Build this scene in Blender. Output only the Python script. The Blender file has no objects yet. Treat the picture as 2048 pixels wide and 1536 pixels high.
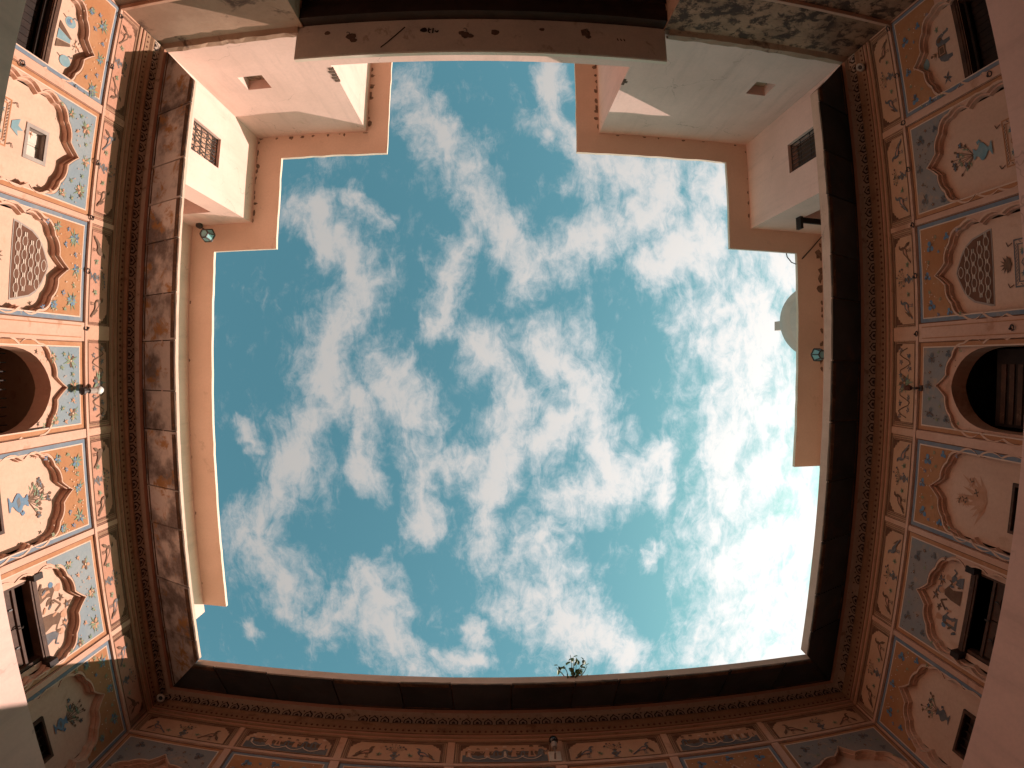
import bpy, bmesh, math, random
from mathutils import Matrix, Vector
rnd = random.Random(7)
S = 4.7            # metres per unit: the first moulding runs one unit above the camera
EYE = 1.5          # camera height above the courtyard floor
scn = bpy.context.scene
COL = scn.collection

# ------------------------------------------------------------------ camera
cam = bpy.data.cameras.new('camera')
cam.type = 'PANO'
cam.clip_start = 0.02; cam.clip_end = 2000
cam.sensor_width = 36; cam.sensor_height = 27; cam.sensor_fit = 'HORIZONTAL'
POLY = (0.0, 0.051519243505466425, 1.3116071928684123e-05, -1.3570055618865018e-05, 1.5511695317100705e-07)
cc = cam.cycles if hasattr(cam, 'cycles') and hasattr(cam.cycles, 'panorama_type') else cam
cc.panorama_type = 'FISHEYE_LENS_POLYNOMIAL'
cc.fisheye_fov = math.radians(175)
for i in range(5):
    setattr(cc, 'fisheye_polynomial_k%d' % i, -POLY[i])
ROT = ((0.9994583297142255, 0.004064475481538063, 0.032657728088622384),
       (-0.005207028676490786, 0.9993745466895745, 0.03497716800099523),
       (-0.0324951383627247, -0.035128271635075044, 0.9988543790336606))
camo = bpy.data.objects.new('camera', cam); COL.objects.link(camo)
m = Matrix.Identity(4)
for r in range(3):
    m[r][0] = ROT[r][0]; m[r][1] = -ROT[r][1]; m[r][2] = -ROT[r][2]
m[2][3] = EYE
camo.matrix_world = m
scn.camera = camo

# ------------------------------------------------------------------ view, sun, sky
scn.render.engine = 'CYCLES'
scn.view_settings.view_transform = 'Standard'
scn.view_settings.look = 'None'
scn.view_settings.exposure = 0.65
scn.view_settings.gamma = 1.0
scn.cycles.max_bounces = 8; scn.cycles.diffuse_bounces = 5
scn.cycles.use_denoising = True
SUNV = Vector((1/0.722, 1/2.3, 1.0)).normalized()
SUN_EL = math.asin(SUNV.z); SUN_AZ = math.atan2(SUNV.x, SUNV.y)
sl = bpy.data.lights.new('sun', 'SUN'); sl.energy = 4.7; sl.angle = math.radians(0.5); sl.color = (1.0, 0.835, 0.765)
so = bpy.data.objects.new('sun', sl); COL.objects.link(so)
so.rotation_euler = SUNV.to_track_quat('Z', 'Y').to_euler(); so.location = (0, 0, 30)

CLOUDS = [[-0.176,-0.54,-0.105,-0.412,0.057],[-0.105,-0.412,-0.028,-0.285,0.07],[-0.028,-0.285,0.064,-0.168,0.064],[0.064,-0.192,0.194,-0.232,0.065],[0.194,-0.242,0.311,-0.285,0.068],[0.311,-0.285,0.334,-0.387,0.071],[0.334,-0.377,0.187,-0.378,0.07],[0.187,-0.378,0.121,-0.446,0.048],[0.121,-0.457,0.094,-0.574,0.044],[0.289,-0.179,0.38,-0.24,0.05],[-0.349,-0.291,-0.247,-0.146,0.067],[-0.247,-0.146,-0.313,-0.036,0.08],[-0.313,-0.036,-0.304,0.094,0.076],[-0.323,0.094,-0.407,0.219,0.074],[-0.407,0.219,-0.465,0.321,0.067],[-0.465,0.321,-0.4,0.431,0.073],[-0.421,0.432,-0.426,0.486,0.053],[-0.208,-0.008,-0.135,0.092,0.06],[-0.246,0.066,-0.23,0.214,0.042],[-0.064,-0.218,-0.098,-0.071,0.045],[-0.098,-0.071,-0.126,-0.062,0.036],[-0.026,-0.035,0.038,0.064,0.064],[0.038,0.064,-0.007,0.231,0.078],[-0.007,0.231,-0.016,0.357,0.051],[0.102,-0.027,0.176,0.091,0.074],[0.176,0.091,0.236,0.214,0.067],[0.236,0.214,0.132,0.241,0.077],[0.13,0.11,0.085,0.156,0.056],[0.312,0.158,0.325,0.255,0.045],[-0.135,0.157,-0.128,0.299,0.051],[-0.117,0.184,-0.053,0.184,0.046],[0.448,-0.386,0.391,-0.271,0.059],[0.391,-0.271,0.418,-0.126,0.073],[0.418,-0.126,0.514,-0.13,0.087],[0.492,-0.11,0.493,0.064,0.16],[0.472,0.064,0.435,0.209,0.098],[0.559,0.064,0.567,0.214,0.14],[0.435,0.209,0.555,0.347,0.09],[0.509,0.344,0.559,0.594,0.19],[0.614,0.226,0.646,0.322,0.074],[0.649,0.354,0.608,0.601,0.17],[0.64,0.42,0.66,0.66,0.16],[0.50,0.62,0.62,0.64,0.12],[-0.345,0.524,-0.238,0.422,0.065],[-0.238,0.422,-0.195,0.549,0.074],[-0.195,0.549,-0.157,0.605,0.07],[-0.107,0.58,-0.048,0.602,0.049],[0.086,0.308,0.108,0.45,0.057],[0.069,0.449,0.179,0.539,0.1],[0.178,0.517,0.273,0.59,0.062],[0.31,0.354,0.302,0.384,0.03],[-0.046,0.502,-0.027,0.546,0.034],[0.561,-0.232,0.604,-0.174,0.083],[-0.497,0.537,-0.493,0.548,0.028],[-0.476,0.134,-0.467,0.163,0.026],[-0.273,-0.327,-0.213,-0.258,0.029]]

class NT:
    """short hand for node trees"""
    def __init__(s, tree):
        s.t = tree; s.n = tree.nodes; s.l = tree.links
    def add(s, typ, **kw):
        n = s.n.new(typ)
        for k, v in kw.items(): setattr(n, k, v)
        return n
    def put(s, sock, v):
        if hasattr(v, 'is_linked') or isinstance(v, bpy.types.NodeSocket): s.l.new(v, sock)
        elif v is not None: sock.default_value = v
    def math(s, op, a, b=None, c=None, clamp=False):
        n = s.add('ShaderNodeMath', operation=op, use_clamp=clamp)
        for i, v in enumerate((a, b, c)): s.put(n.inputs[i], v)
        return n.outputs[0]
    def vec(s, op, a, b=None, scale=None):
        n = s.add('ShaderNodeVectorMath', operation=op)
        s.put(n.inputs[0], a)
        if b is not None: s.put(n.inputs[1], b)
        if scale is not None: s.put(n.inputs['Scale'], scale)
        return n.outputs['Value'] if op in ('DOT_PRODUCT', 'LENGTH', 'DISTANCE') else n.outputs[0]
    def noise(s, v, scale, detail=6, rough=.55, dist=0.0):
        n = s.add('ShaderNodeTexNoise'); s.put(n.inputs['Vector'], v)
        n.inputs['Scale'].default_value = scale; n.inputs['Detail'].default_value = detail
        n.inputs['Roughness'].default_value = rough; n.inputs['Distortion'].default_value = dist
        return n
    def ramp(s, v, a, b, lo=0.0, hi=1.0, smooth=True):
        n = s.add('ShaderNodeMapRange', interpolation_type='SMOOTHSTEP' if smooth else 'LINEAR', clamp=True)
        s.put(n.inputs['Value'], v); s.put(n.inputs['From Min'], a); s.put(n.inputs['From Max'], b)
        s.put(n.inputs['To Min'], lo); s.put(n.inputs['To Max'], hi)
        return n.outputs['Result']
    def mix(s, f, a, b, mode='MIX'):
        n = s.add('ShaderNodeMix', data_type='RGBA', blend_type=mode)
        s.put(n.inputs[0], f)
        for i, v in ((6, a), (7, b)):
            if isinstance(v, (tuple, list)) and len(v) == 3: v = (*v, 1.0)
            s.put(n.inputs[i], v)
        return n.outputs[2]

def make_world():
    w = bpy.data.worlds.new('World'); scn.world = w; w.use_nodes = True
    w.node_tree.nodes.clear(); N = NT(w.node_tree)
    out = N.add('ShaderNodeOutputWorld'); bg = N.add('ShaderNodeBackground')
    bg.inputs['Strength'].default_value = 0.085
    N.l.new(bg.outputs[0], out.inputs[0])
    sky = N.add('ShaderNodeTexSky', sky_type='NISHITA')
    sky.sun_disc = False; sky.sun_elevation = SUN_EL; sky.sun_rotation = SUN_AZ
    sky.air_density = 1.0; sky.dust_density = 1.2; sky.ozone_density = 1.0
    co = N.add('ShaderNodeTexCoord'); d = co.outputs['Generated']
    sep = N.add('ShaderNodeSeparateXYZ'); N.l.new(d, sep.inputs[0])
    z = N.math('MAXIMUM', sep.outputs[2], 0.06)
    P = N.vec('DIVIDE', d, N.add('ShaderNodeCombineXYZ').outputs[0])
    comb = P.node.inputs[1].links[0].from_node
    for i in range(3): N.l.new(z, comb.inputs[i])
    # flatten, then warp
    P = N.vec('MULTIPLY', P, (1, 1, 0))
    w1 = N.noise(P, 5.0, 4, .6); w2 = N.noise(P, 17.0, 4, .6)
    W = N.vec('SCALE', N.vec('SUBTRACT', w1.outputs['Color'], (.5, .5, .5)), scale=.10)
    W2 = N.vec('SCALE', N.vec('SUBTRACT', w2.outputs['Color'], (.5, .5, .5)), scale=.07)
    Q = N.vec('MULTIPLY', N.vec('ADD', N.vec('ADD', P, W), W2), (1, 1, 0))
    acc = None
    for ax, ay, bx, by, r in CLOUDS:
        a = Vector((ax, ay, 0)); ba = Vector((bx, by, 0)) - a
        pa = N.vec('SUBTRACT', Q, a)
        h = N.math('MULTIPLY', N.vec('DOT_PRODUCT', pa, ba), 1.0 / max(ba.dot(ba), 1e-6), clamp=True)
        dist = N.vec('DISTANCE', pa, N.vec('SCALE', tuple(ba), scale=h))
        f = N.math('MULTIPLY_ADD', dist, -1.0 / (1.27 * r), 1.0)
        acc = f if acc is None else N.math('MAXIMUM', acc, f)
    # the sky outside the mapped opening goes on with the same broken cloud
    big = N.noise(P, 2.6, 3, .55)
    rad = N.vec('LENGTH', P)
    far = N.ramp(rad, .88, 1.2)
    away = N.math('MULTIPLY', N.math('MULTIPLY_ADD', big.outputs['Fac'], 2.6, -1.05), far)
    near = N.math('MULTIPLY', acc, N.ramp(rad, 1.2, .95))
    shape = N.math('MAXIMUM', near, N.math('MINIMUM', away, .75))
    shape = N.math('MAXIMUM', shape, -.6)
    fb = N.noise(N.vec('ADD', P, N.vec('SCALE', W2, scale=.6)), 8.0, 9, .66)
    fine = N.math('MULTIPLY_ADD', fb.outputs['Fac'], 2.2, -1.1)
    st = N.add('ShaderNodeMapping'); st.inputs['Rotation'].default_value = (0, 0, math.radians(-28)); st.inputs['Scale'].default_value = (1.25, .62, 1)
    N.l.new(N.vec('ADD', P, N.vec('SCALE', W, scale=.8)), st.inputs[0])
    fb2 = N.noise(st.outputs[0], 24.0, 8, .70, .5)
    fine = N.math('ADD', fine, N.math('MULTIPLY_ADD', fb2.outputs['Fac'], 1.7, -.85))
    dens = N.math('ADD', shape, fine)
    cov = N.ramp(dens, .06, 1.05)
    core = N.ramp(dens, .35, 1.25)
    # brightness of cloud: forward scattering towards the sun
    nd = N.vec('NORMALIZE', d)
    mu = N.math('MAXIMUM', N.vec('DOT_PRODUCT', nd, tuple(SUNV)), 0.0)
    gl = N.math('MULTIPLY_ADD', N.math('POWER', mu, 3.0), CLOUD_GAIN, CLOUD_BASE)
    ccol = N.mix(core, (.85, .89, .91), (1.0, .945, .90))
    ccol = N.mix(1.0, ccol, (1, 1, 1), 'MULTIPLY')
    cs = N.vec('SCALE', ccol, scale=gl)
    skyc = N.mix(1.0, sky.outputs[0], SKY_TINT, 'MULTIPLY')
    fin = N.mix(N.math('MULTIPLY', cov, .95), skyc, cs)
    N.l.new(fin, bg.inputs['Color'])
CLOUD_BASE, CLOUD_GAIN = 4.0, 6.8
SKY_TINT = (.97, 1.68, 1.20)
make_world()

# ------------------------------------------------------------------ materials
MATS = {}
def mat(name, base, var=None, stain=None, amount=.0, scale=1.5, bump=.12, rough=.85, fine=30.0, thresh=.55, island=0.0, spec=.25, streak=0.0, crack=0.0, edge=(.35, .68)):
    tint = lambda c: c if c is None else (c[0] * .84, c[1] * .785, c[2] * .715)
    base, var, stain = tint(base), tint(var), tint(stain)
    m = bpy.data.materials.new(name); m.use_nodes = True; MATS[name] = m
    N = NT(m.node_tree); b = N.n['Principled BSDF']
    g = N.add('ShaderNodeNewGeometry'); P = g.outputs['Position']
    c = (*base, 1.0)
    n1 = N.noise(P, scale, 6, .6)
    if var is not None:
        c = N.mix(N.ramp(n1.outputs['Fac'], *edge), base, var)
    n3 = N.noise(P, fine, 5, .65)
    c = N.mix(N.ramp(n3.outputs['Fac'], .35, .7, 0.0, .22), c, tuple(x * .72 for x in base), 'MIX')
    if stain is not None:
        n2 = N.noise(P, scale * 2.3, 9, .68, .4)
        c = N.mix(N.ramp(n2.outputs['Fac'], thresh, thresh + .12, 0.0, amount), c, stain)
    if streak:
        n4 = N.noise(N.vec('MULTIPLY', P, (5.0, 5.0, .55)), 1.0, 6, .65)
        c = N.mix(N.ramp(n4.outputs['Fac'], .48, .72, 0.0, streak * 2), c, tuple(x * .62 for x in base))
    if crack:
        n5 = N.noise(P, 1.7, 4, .6)
        vo = N.add('ShaderNodeTexVoronoi', feature='DISTANCE_TO_EDGE'); vo.inputs['Scale'].default_value = .8
        N.put(vo.inputs['Vector'], N.vec('ADD', P, N.vec('SCALE', n5.outputs['Color'], scale=.9)))
        ln = N.ramp(vo.outputs['Distance'], .002, .007, 1.0, 0.0)
        c = N.mix(N.math('MULTIPLY', ln, N.ramp(n1.outputs['Fac'], .50, .60, 0.0, crack)), c, tuple(x * .42 for x in base))
    if island:
        oi = N.add('ShaderNodeObjectInfo')
        hv = N.add('ShaderNodeHueSaturation')
        N.put(hv.inputs['Value'], N.math('MULTIPLY_ADD', oi.outputs['Random'], island * 2, 1.0 - island))
        N.put(hv.inputs['Color'], c); c = hv.outputs[0]
    N.put(b.inputs['Base Color'], c)
    b.inputs['Roughness'].default_value = rough
    b.inputs['Specular IOR Level'].default_value = spec
    if bump:
        bm = N.add('ShaderNodeBump'); bm.inputs['Strength'].default_value = bump; bm.inputs['Distance'].default_value = .02
        hh = N.math('ADD', N.math('MULTIPLY', n3.outputs['Fac'], .35), N.math('MULTIPLY', n1.outputs['Fac'], .8))
        N.put(bm.inputs['Height'], hh); N.l.new(bm.outputs[0], b.inputs['Normal'])
    return m

mat('plaster', (.62, .36, .27), (.68, .43, .34), (.40, .195, .115), .6, 1.3, thresh=.55, streak=.12)
mat('plaster_worn', (.60, .34, .24), (.66, .42, .32), (.36, .17, .10), .6, 1.1, thresh=.52)
mat('niche', (.65, .42, .325), (.71, .48, .38), (.48, .28, .19), .5, 1.1, thresh=.58, streak=.10)
mat('orange', (.42, .185, .085), (.46, .23, .12), (.50, .30, .19), .65, 3.2, thresh=.60)
mat('blue_field', (.225, .28, .335), (.30, .325, .35), (.36, .28, .24), .6, 2.2, thresh=.58)
mat('border_blue', (.165, .215, .29), (.24, .265, .31), (.45, .30, .22), .6, 5.0, thresh=.58)
mat('border_orange', (.45, .20, .10), (.50, .25, .14), (.60, .34, .24), .6, 5.0, thresh=.58)
mat('white_line', (.74, .55, .46), (.70, .48, .38), None, 0, 6.0)
mat('arch_pale', (.68, .45, .35), (.64, .40, .30), (.5, .27, .18), .5, 5.0, thresh=.58)
mat('brown_line', (.17, .075, .04), (.22, .10, .06), (.40, .2, .13), .5, 8.0, thresh=.58)
mat('frieze_field', (.50, .248, .17), (.56, .295, .215), (.34, .155, .095), .5, 2.5, thresh=.56)
mat('frieze_shade_lift', (.61, .365, .245), (.55, .315, .21), (.45, .24, .15), .5, 2.5, thresh=.57)  # same frieze paint, made lighter to offset the weak light on shaded wings
mat('frieze_brown', (.13, .062, .038), (.19, .095, .06), (.30, .16, .10), .5, 6.0, thresh=.58)
mat('band_brown', (.34, .20, .125), (.40, .24, .155), (.19, .10, .06), .6, 3.5, thresh=.55)
mat('dot_red', (.13, .045, .03), bump=0)
mat('lotus_field', (.50, .37, .29), (.54, .41, .33), (.15, .085, .06), .6, 4.0, thresh=.55)
mat('lotus_dark', (.030, .017, .014), (.045, .026, .02), None, 0, 6.0)
mat('lotus_pale', (.46, .36, .31), (.40, .3, .25), (.1, .06, .04), .5, 6.0)
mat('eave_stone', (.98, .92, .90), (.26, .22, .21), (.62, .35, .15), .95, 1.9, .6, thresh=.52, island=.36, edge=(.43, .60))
mat('eave_soot_shade', (.092, .100, .110), (.058, .064, .070), (.14, .095, .075), .6, 1.6, .5, thresh=.56, island=.22)  # sooted stone, with the shade of the unlit eaves put into its colour
mat('eave_edge', (.20, .12, .08), (.085, .055, .042), (.30, .165, .10), .7, 4.0, .6, thresh=.52, island=.2)
mat('coping', (.72, .53, .44), (.62, .44, .36), (.35, .22, .16), .5, 2.5, thresh=.60, streak=.16, crack=.5)
mat('limewash', (.86, .605, .55), (.75, .525, .47), (.52, .35, .27), .5, .8, .12, thresh=.63, streak=.2, crack=.55)
mat('soffit', (.86, .64, .53), (.78, .57, .46), (.50, .34, .26), .5, 1.2, .10, thresh=.60)
mat('slab_rim', (.80, .68, .60), (.74, .6, .5), None, 0, 3.0)
mat('soot_plaster', (.36, .22, .155), (.46, .30, .22), (.075, .04, .03), .85, 1.1, .4, thresh=.545, fine=14.0)
mat('soot_dark', (.44, .25, .16), (.26, .145, .09), (.06, .032, .022), .95, 3.0, .5, thresh=.46, fine=12.0, streak=.25)
mat('slab_under', (.64, .57, .52), (.74, .65, .58), (.36, .27, .21), .7, 2.2, .2, thresh=.57)
mat('beam_wood', (.05, .027, .02), (.03, .017, .013), None, 0, 4.0, .3)
mat('stain', (.13, .08, .06), (.2, .13, .10), None, 0, 14.0, .3)
mat('damp', (.30, .20, .15), (.14, .09, .07), None, 0, 22.0, .3)
mat('blue_faded', (.30, .255, .24), (.25, .255, .27), (.42, .28, .20), .7, 2.6, thresh=.54)
mat('charcoal', (.03, .018, .016), bump=0)
mat('wood', (.11, .055, .035), (.06, .03, .02), (.22, .13, .09), .5, 6.0, .4, .7, thresh=.56)
mat('wood_dark', (.035, .02, .015), (.02, .012, .01), None, 0, 6.0, .3, .7)
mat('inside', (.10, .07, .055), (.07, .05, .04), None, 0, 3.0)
mat('iron', (.035, .025, .022), (.06, .035, .025), None, 0, 30.0, .2, .55, spec=.5)
mat('shutter_white', (.74, .66, .60), (.68, .6, .54), None, 0, 8.0)
mat('grey_frame', (.42, .36, .33), (.36, .3, .28), None, 0, 8.0)
mat('pane_white', (.62, .58, .56), (.50, .46, .45), (.35, .32, .3), .6, 9.0, .2, .5, thresh=.55)
mat('pane_dark', (.055, .05, .048), (.035, .03, .03), None, 0, 5.0, .05, .2, spec=.5)
mat('jali_red', (.145, .065, .04), (.18, .085, .055), None, 0, 7.0)
mat('jali_white', (.66, .56, .49), (.58, .48, .42), None, 0, 9.0)
mat('jali_grey', (.30, .25, .22), (.24, .2, .18), None, 0, 9.0)
mat('paint_blue', (.125, .215, .34), (.17, .26, .37), (.36, .33, .33), .6, 9.0, 0, thresh=.58)
mat('paint_slate', (.125, .13, .15), (.19, .18, .185), (.36, .28, .24), .6, 9.0, 0, thresh=.56)
mat('paint_teal', (.20, .33, .39), (.27, .37, .41), None, 0, 9.0, 0)
mat('paint_green', (.20, .27, .17), (.26, .31, .22), None, 0, 9.0, 0)
mat('paint_brown', (.15, .082, .055), (.20, .12, .08), None, 0, 9.0, 0)
mat('paint_rose', (.52, .27, .17), (.58, .33, .23), None, 0, 9.0, 0)
mat('paint_cream', (.70, .52, .42), (.64, .46, .36), None, 0, 9.0, 0)
mat('leaf', (.12, .19, .045), (.18, .23, .06), None, 0, 30.0, 0, .5, spec=.4)
mat('twig', (.10, .07, .045), bump=0)
mat('dome_white', (.66, .56, .54), (.58, .5, .48), (.42, .36, .34), .5, 1.0, .08, thresh=.58, streak=.15)
mat('bulb_glass', (.85, .85, .85), bump=0, rough=.12, spec=.6)
mat('camera_white', (.55, .52, .50), bump=0, rough=.4)
mat('lens_black', (.012, .012, .013), bump=0, rough=.2, spec=.6)
mat('paving', (.42, .31, .25), (.36, .26, .2), (.25, .18, .14), .5, .8, .2, thresh=.56)
def glass_mat():
    m = bpy.data.materials.new('lantern_glass'); m.use_nodes = True; MATS['lantern_glass'] = m
    b = m.node_tree.nodes['Principled BSDF']
    b.inputs['Base Color'].default_value = (.35, .62, .62, 1); b.inputs['Roughness'].default_value = .25
    b.inputs['Transmission Weight'].default_value = .45; b.inputs['IOR'].default_value = 1.3
glass_mat()

# ------------------------------------------------------------------ mesh helpers
class MB:
    """collects faces in (u, d, z) units; build() links them as one mesh object in metres"""
    def __init__(s): s.v = []; s.f = []; s.m = []; s.names = []
    def mi(s, name):
        if name not in s.names: s.names.append(name)
        return s.names.index(name)
    def face(s, pts, m):
        i = len(s.v); s.v += [tuple(p) for p in pts]; s.f.append(list(range(i, i + len(pts)))); s.m.append(s.mi(m))
    def box(s, u0, u1, d0, d1, z0, z1, m, skip=''):
        p = lambda a, b, c: ((u0, u1)[a], (d0, d1)[b], (z0, z1)[c])
        F = {'f': ((0,0,0),(1,0,0),(1,0,1),(0,0,1)), 'k': ((1,1,0),(0,1,0),(0,1,1),(1,1,1)), 'l': ((0,1,0),(0,0,0),(0,0,1),(0,1,1)),
             'r': ((1,0,0),(1,1,0),(1,1,1),(1,0,1)), 'b': ((0,1,0),(1,1,0),(1,0,0),(0,0,0)), 't': ((0,0,1),(1,0,1),(1,1,1),(0,1,1))}
        for k, q in F.items():
            if k not in skip: s.face([p(*a) for a in q], m)
    def flat(s, pts, d, m):                      # polygon painted on the wall plane
        s.face([(u, d, z) for u, z in pts], m)
    def prism(s, pts, d0, d1, m, m2=None):       # front face at d0, sides back to d1
        s.flat(pts, d0, m)
        n = len(pts)
        for i in range(n):
            a, b = pts[i], pts[(i + 1) % n]
            s.face([(a[0], d0, a[1]), (a[0], d1, a[1]), (b[0], d1, b[1]), (b[0], d0, b[1])], m2 or m)
    def strip(s, A, B, m):
        for i in range(len(A) - 1): s.face([A[i], A[i + 1], B[i + 1], B[i]], m)
    def tube(s, path, r, m, n=6):
        rings = []
        for i, p in enumerate(path):
            p = Vector(p); t = (Vector(path[min(i + 1, len(path) - 1)]) - Vector(path[max(i - 1, 0)])).normalized()
            a = t.orthogonal().normalized(); b = t.cross(a)
            rr = r[i] if isinstance(r, (list, tuple)) else r
            rings.append([p + a * rr * math.cos(k * 2 * math.pi / n) + b * rr * math.sin(k * 2 * math.pi / n) for k in range(n)])
        for i in range(len(rings) - 1):
            for k in range(n):
                s.face([rings[i][k], rings[i][(k + 1) % n], rings[i + 1][(k + 1) % n], rings[i + 1][k]], m)
        s.face(rings[0][::-1], m); s.face(rings[-1], m)
    def lathe(s, c, prof, m, n=16, axis='z'):
        c = Vector(c); rings = []
        for r, h in prof:
            ring = []
            for k in range(n):
                a = 2 * math.pi * k / n; x, y = r * math.cos(a), r * math.sin(a)
                ring.append(c + (Vector((x, y, h)) if axis == 'z' else Vector((x, -h, y))))
            rings.append(ring)
        for i in range(len(rings) - 1):
            for k in range(n): s.face([rings[i][k], rings[i][(k + 1) % n], rings[i + 1][(k + 1) % n], rings[i + 1][k]], m)
        s.face(rings[0][::-1], m); s.face(rings[-1], m)
    def build(s, name, parent=None, local=False, smooth=False, weld=True, origin=(0, 0, 0)):
        me = bpy.data.meshes.new(name)
        if local: co = [((u - origin[0]) * S, (d - origin[1]) * S, (z - origin[2]) * S) for u, d, z in s.v]
        else: co = [(u * S, d * S, z * S + EYE) for u, d, z in s.v]
        me.from_pydata(co, [], s.f)
        for n in s.names: me.materials.append(MATS[n])
        me.polygons.foreach_set('material_index', s.m)
        if weld:
            bm = bmesh.new(); bm.from_mesh(me); bmesh.ops.remove_doubles(bm, verts=bm.verts, dist=1e-5); bm.to_mesh(me); bm.free()
        if smooth:
            me.polygons.foreach_set('use_smooth', [True] * len(me.polygons))
        me.update()
        o = bpy.data.objects.new(name, me); COL.objects.link(o)
        if parent is not None: o.parent = parent
        return o

def thing(name, label, cat, loc=(0, 0, 0), rz=0.0, group=None):
    o = bpy.data.objects.new(name, None); COL.objects.link(o); o.empty_display_size = .2
    o.location = loc; o.rotation_euler = (0, 0, rz); o['label'] = label; o['category'] = cat
    if group: o['group'] = group
    return o
def inst(o, parent, loc, rz=0.0, scale=None, rx=0.0, ry=0.0):
    c = o.copy(); COL.objects.link(c); c.parent = parent; c.location = loc; c.rotation_euler = (rx, ry, rz)
    if scale: c.scale = scale
    return c
def M_(u, d, z): return (u * S, d * S, z * S + EYE)

# ------------------------------------------------------------------ paintings (flat paint laid on the wall in thin layers)
class Paint:
    def __init__(s, d, root=None): s.b = MB(); s.d = d; s.k = 0; s.depth = 0; s.root = root
    def finish(s, name, stuff=False):
        if s.b.f:
            o = s.b.build(name, s.root)
            if stuff: o['kind'] = 'stuff'
        s.b = MB()
    def lay(s, pts, m):
        s.k += 1; s.b.flat(pts, s.d - .00035 - .00012 * (s.k % 9) - .00001 * s.k, m)
    def ell(s, c, a, b, rot, m, n=9):
        cr, sr = math.cos(rot), math.sin(rot)
        s.lay([(c[0] + a * math.cos(t) * cr - b * math.sin(t) * sr, c[1] + a * math.cos(t) * sr + b * math.sin(t) * cr) for t in [2 * math.pi * i / n for i in range(n)]], m)
    def leaf(s, c, ang, L, w, m):
        ca, sa = math.cos(ang), math.sin(ang)
        s.lay([(c[0] + x * ca - y * sa, c[1] + x * sa + y * ca) for x, y in ((0, 0), (L * .35, w), (L, 0), (L * .4, -w))], m)
    def line(s, a, b, w, m):
        dx, dz = b[0] - a[0], b[1] - a[1]; l = math.hypot(dx, dz) or 1; nx, nz = -dz / l * w / 2, dx / l * w / 2
        s.lay([(a[0] + nx, a[1] + nz), (b[0] + nx, b[1] + nz), (b[0] - nx, b[1] - nz), (a[0] - nx, a[1] - nz)], m)
    def path(s, P, w, m):
        for i in range(len(P) - 1): s.line(P[i], P[i + 1], w, m)
    def rect(s, u0, u1, z0, z1, m): s.lay([(u0, z0), (u1, z0), (u1, z1), (u0, z1)], m)
    def frame(s, u0, u1, z0, z1, w, m):
        s.rect(u0, u1, z0, z0 + w, m); s.rect(u0, u1, z1 - w, z1, m); s.rect(u0, u0 + w, z0 + w, z1 - w, m); s.rect(u1 - w, u1, z0 + w, z1 - w, m)
    def flower(s, c, r, cols, n=None):
        n = n or rnd.choice((5, 6, 7, 8)); a0 = rnd.random() * 6
        for i in range(n + 2):
            if rnd.random() < .75: s.leaf(c, a0 + i * 2.4, r * rnd.uniform(1.3, 1.9), r * .16, cols[2])
        for i in range(n):
            a = a0 + 2 * math.pi * i / n + rnd.uniform(-.15, .15); rr = r * rnd.uniform(.75, 1.05)
            s.ell((c[0] + math.cos(a) * rr * .62, c[1] + math.sin(a) * rr * .62), rr * .42, rr * .27, a, cols[i % 2 if rnd.random() < .8 else 0], 8)
        s.ell(c, r * .36, r * .33, 0, cols[1], 8); s.ell(c, r * .17, r * .17, 0, cols[3], 6)
    def trefoil(s, c, r, m):
        for i in range(3):
            a = rnd.uniform(-.4, .4) + i * 2.1; s.ell((c[0] + math.cos(a) * r * .5, c[1] + math.sin(a) * r * .5), r * .46, r * .40, a, m, 9)
        s.ell(c, r * .2, r * .2, 0, 'paint_brown', 6)
        for i in range(4): s.leaf(c, rnd.random() * 6, r * 1.2, r * .07, 'paint_brown')
    def sprig(s, c, r, m, m2):
        a0 = rnd.random() * 6
        for i in range(5): s.leaf(c, a0 + i * 1.256 + rnd.uniform(-.3, .3), r * rnd.uniform(.7, 1.2), r * .22, m)
        s.ell(c, r * .25, r * .25, 0, m2, 6)
    def vase(s, u, z, h, m, m2='paint_slate', tilt=0):
        prof = ((.30, 0), (.24, .06), (.09, .12), (.08, .22), (.24, .34), (.36, .48), (.34, .60), (.16, .72), (.12, .84), (.20, .92), (.24, 1.0))
        s.lay([(u + r * h, z + t * h) for r, t in prof] + [(u - r * h, z + t * h) for r, t in prof[::-1]], m)
        s.lay([(u + h * .36, z + h * .52), (u + h * .52, z + h * .62), (u + h * .44, z + h * .78), (u + h * .30, z + h * .70), (u + h * .38, z + h * .64)], m)
        s.lay([(u - h * .1, z + h * .40), (u + h * .2, z + h * .46), (u + h * .05, z + h * .60), (u - h * .22, z + h * .55)], m2)
    def bouquet(s, u, z, w, h, cols, n=11, stem='paint_brown'):
        for i in range(n):
            t = (i + .5) / n; a = math.radians(160 - 140 * t) + rnd.uniform(-.1, .1); L = h * rnd.uniform(.45, 1.0)
            p = (u + math.cos(a) * L * w / h, z + math.sin(a) * L)
            s.line((u, z), p, h * .016, stem)
            s.leaf((u + (p[0] - u) * .6, z + (p[1] - z) * .6), a + .7, h * .16, h * .03, 'paint_green')
            k = rnd.random()
            if k < .55:
                for j in range(5):
                    b = j * 1.256 + t; s.ell((p[0] + math.cos(b) * h * .05, p[1] + math.sin(b) * h * .05), h * .05, h * .034, b, cols[j % 2], 7)
                s.ell(p, h * .035, h * .035, 0, cols[2], 6)
            elif k < .85: s.ell(p, h * .06, h * .045, a, cols[1], 7)
            else: s.sprig(p, h * .09, 'paint_brown', cols[1])
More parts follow.
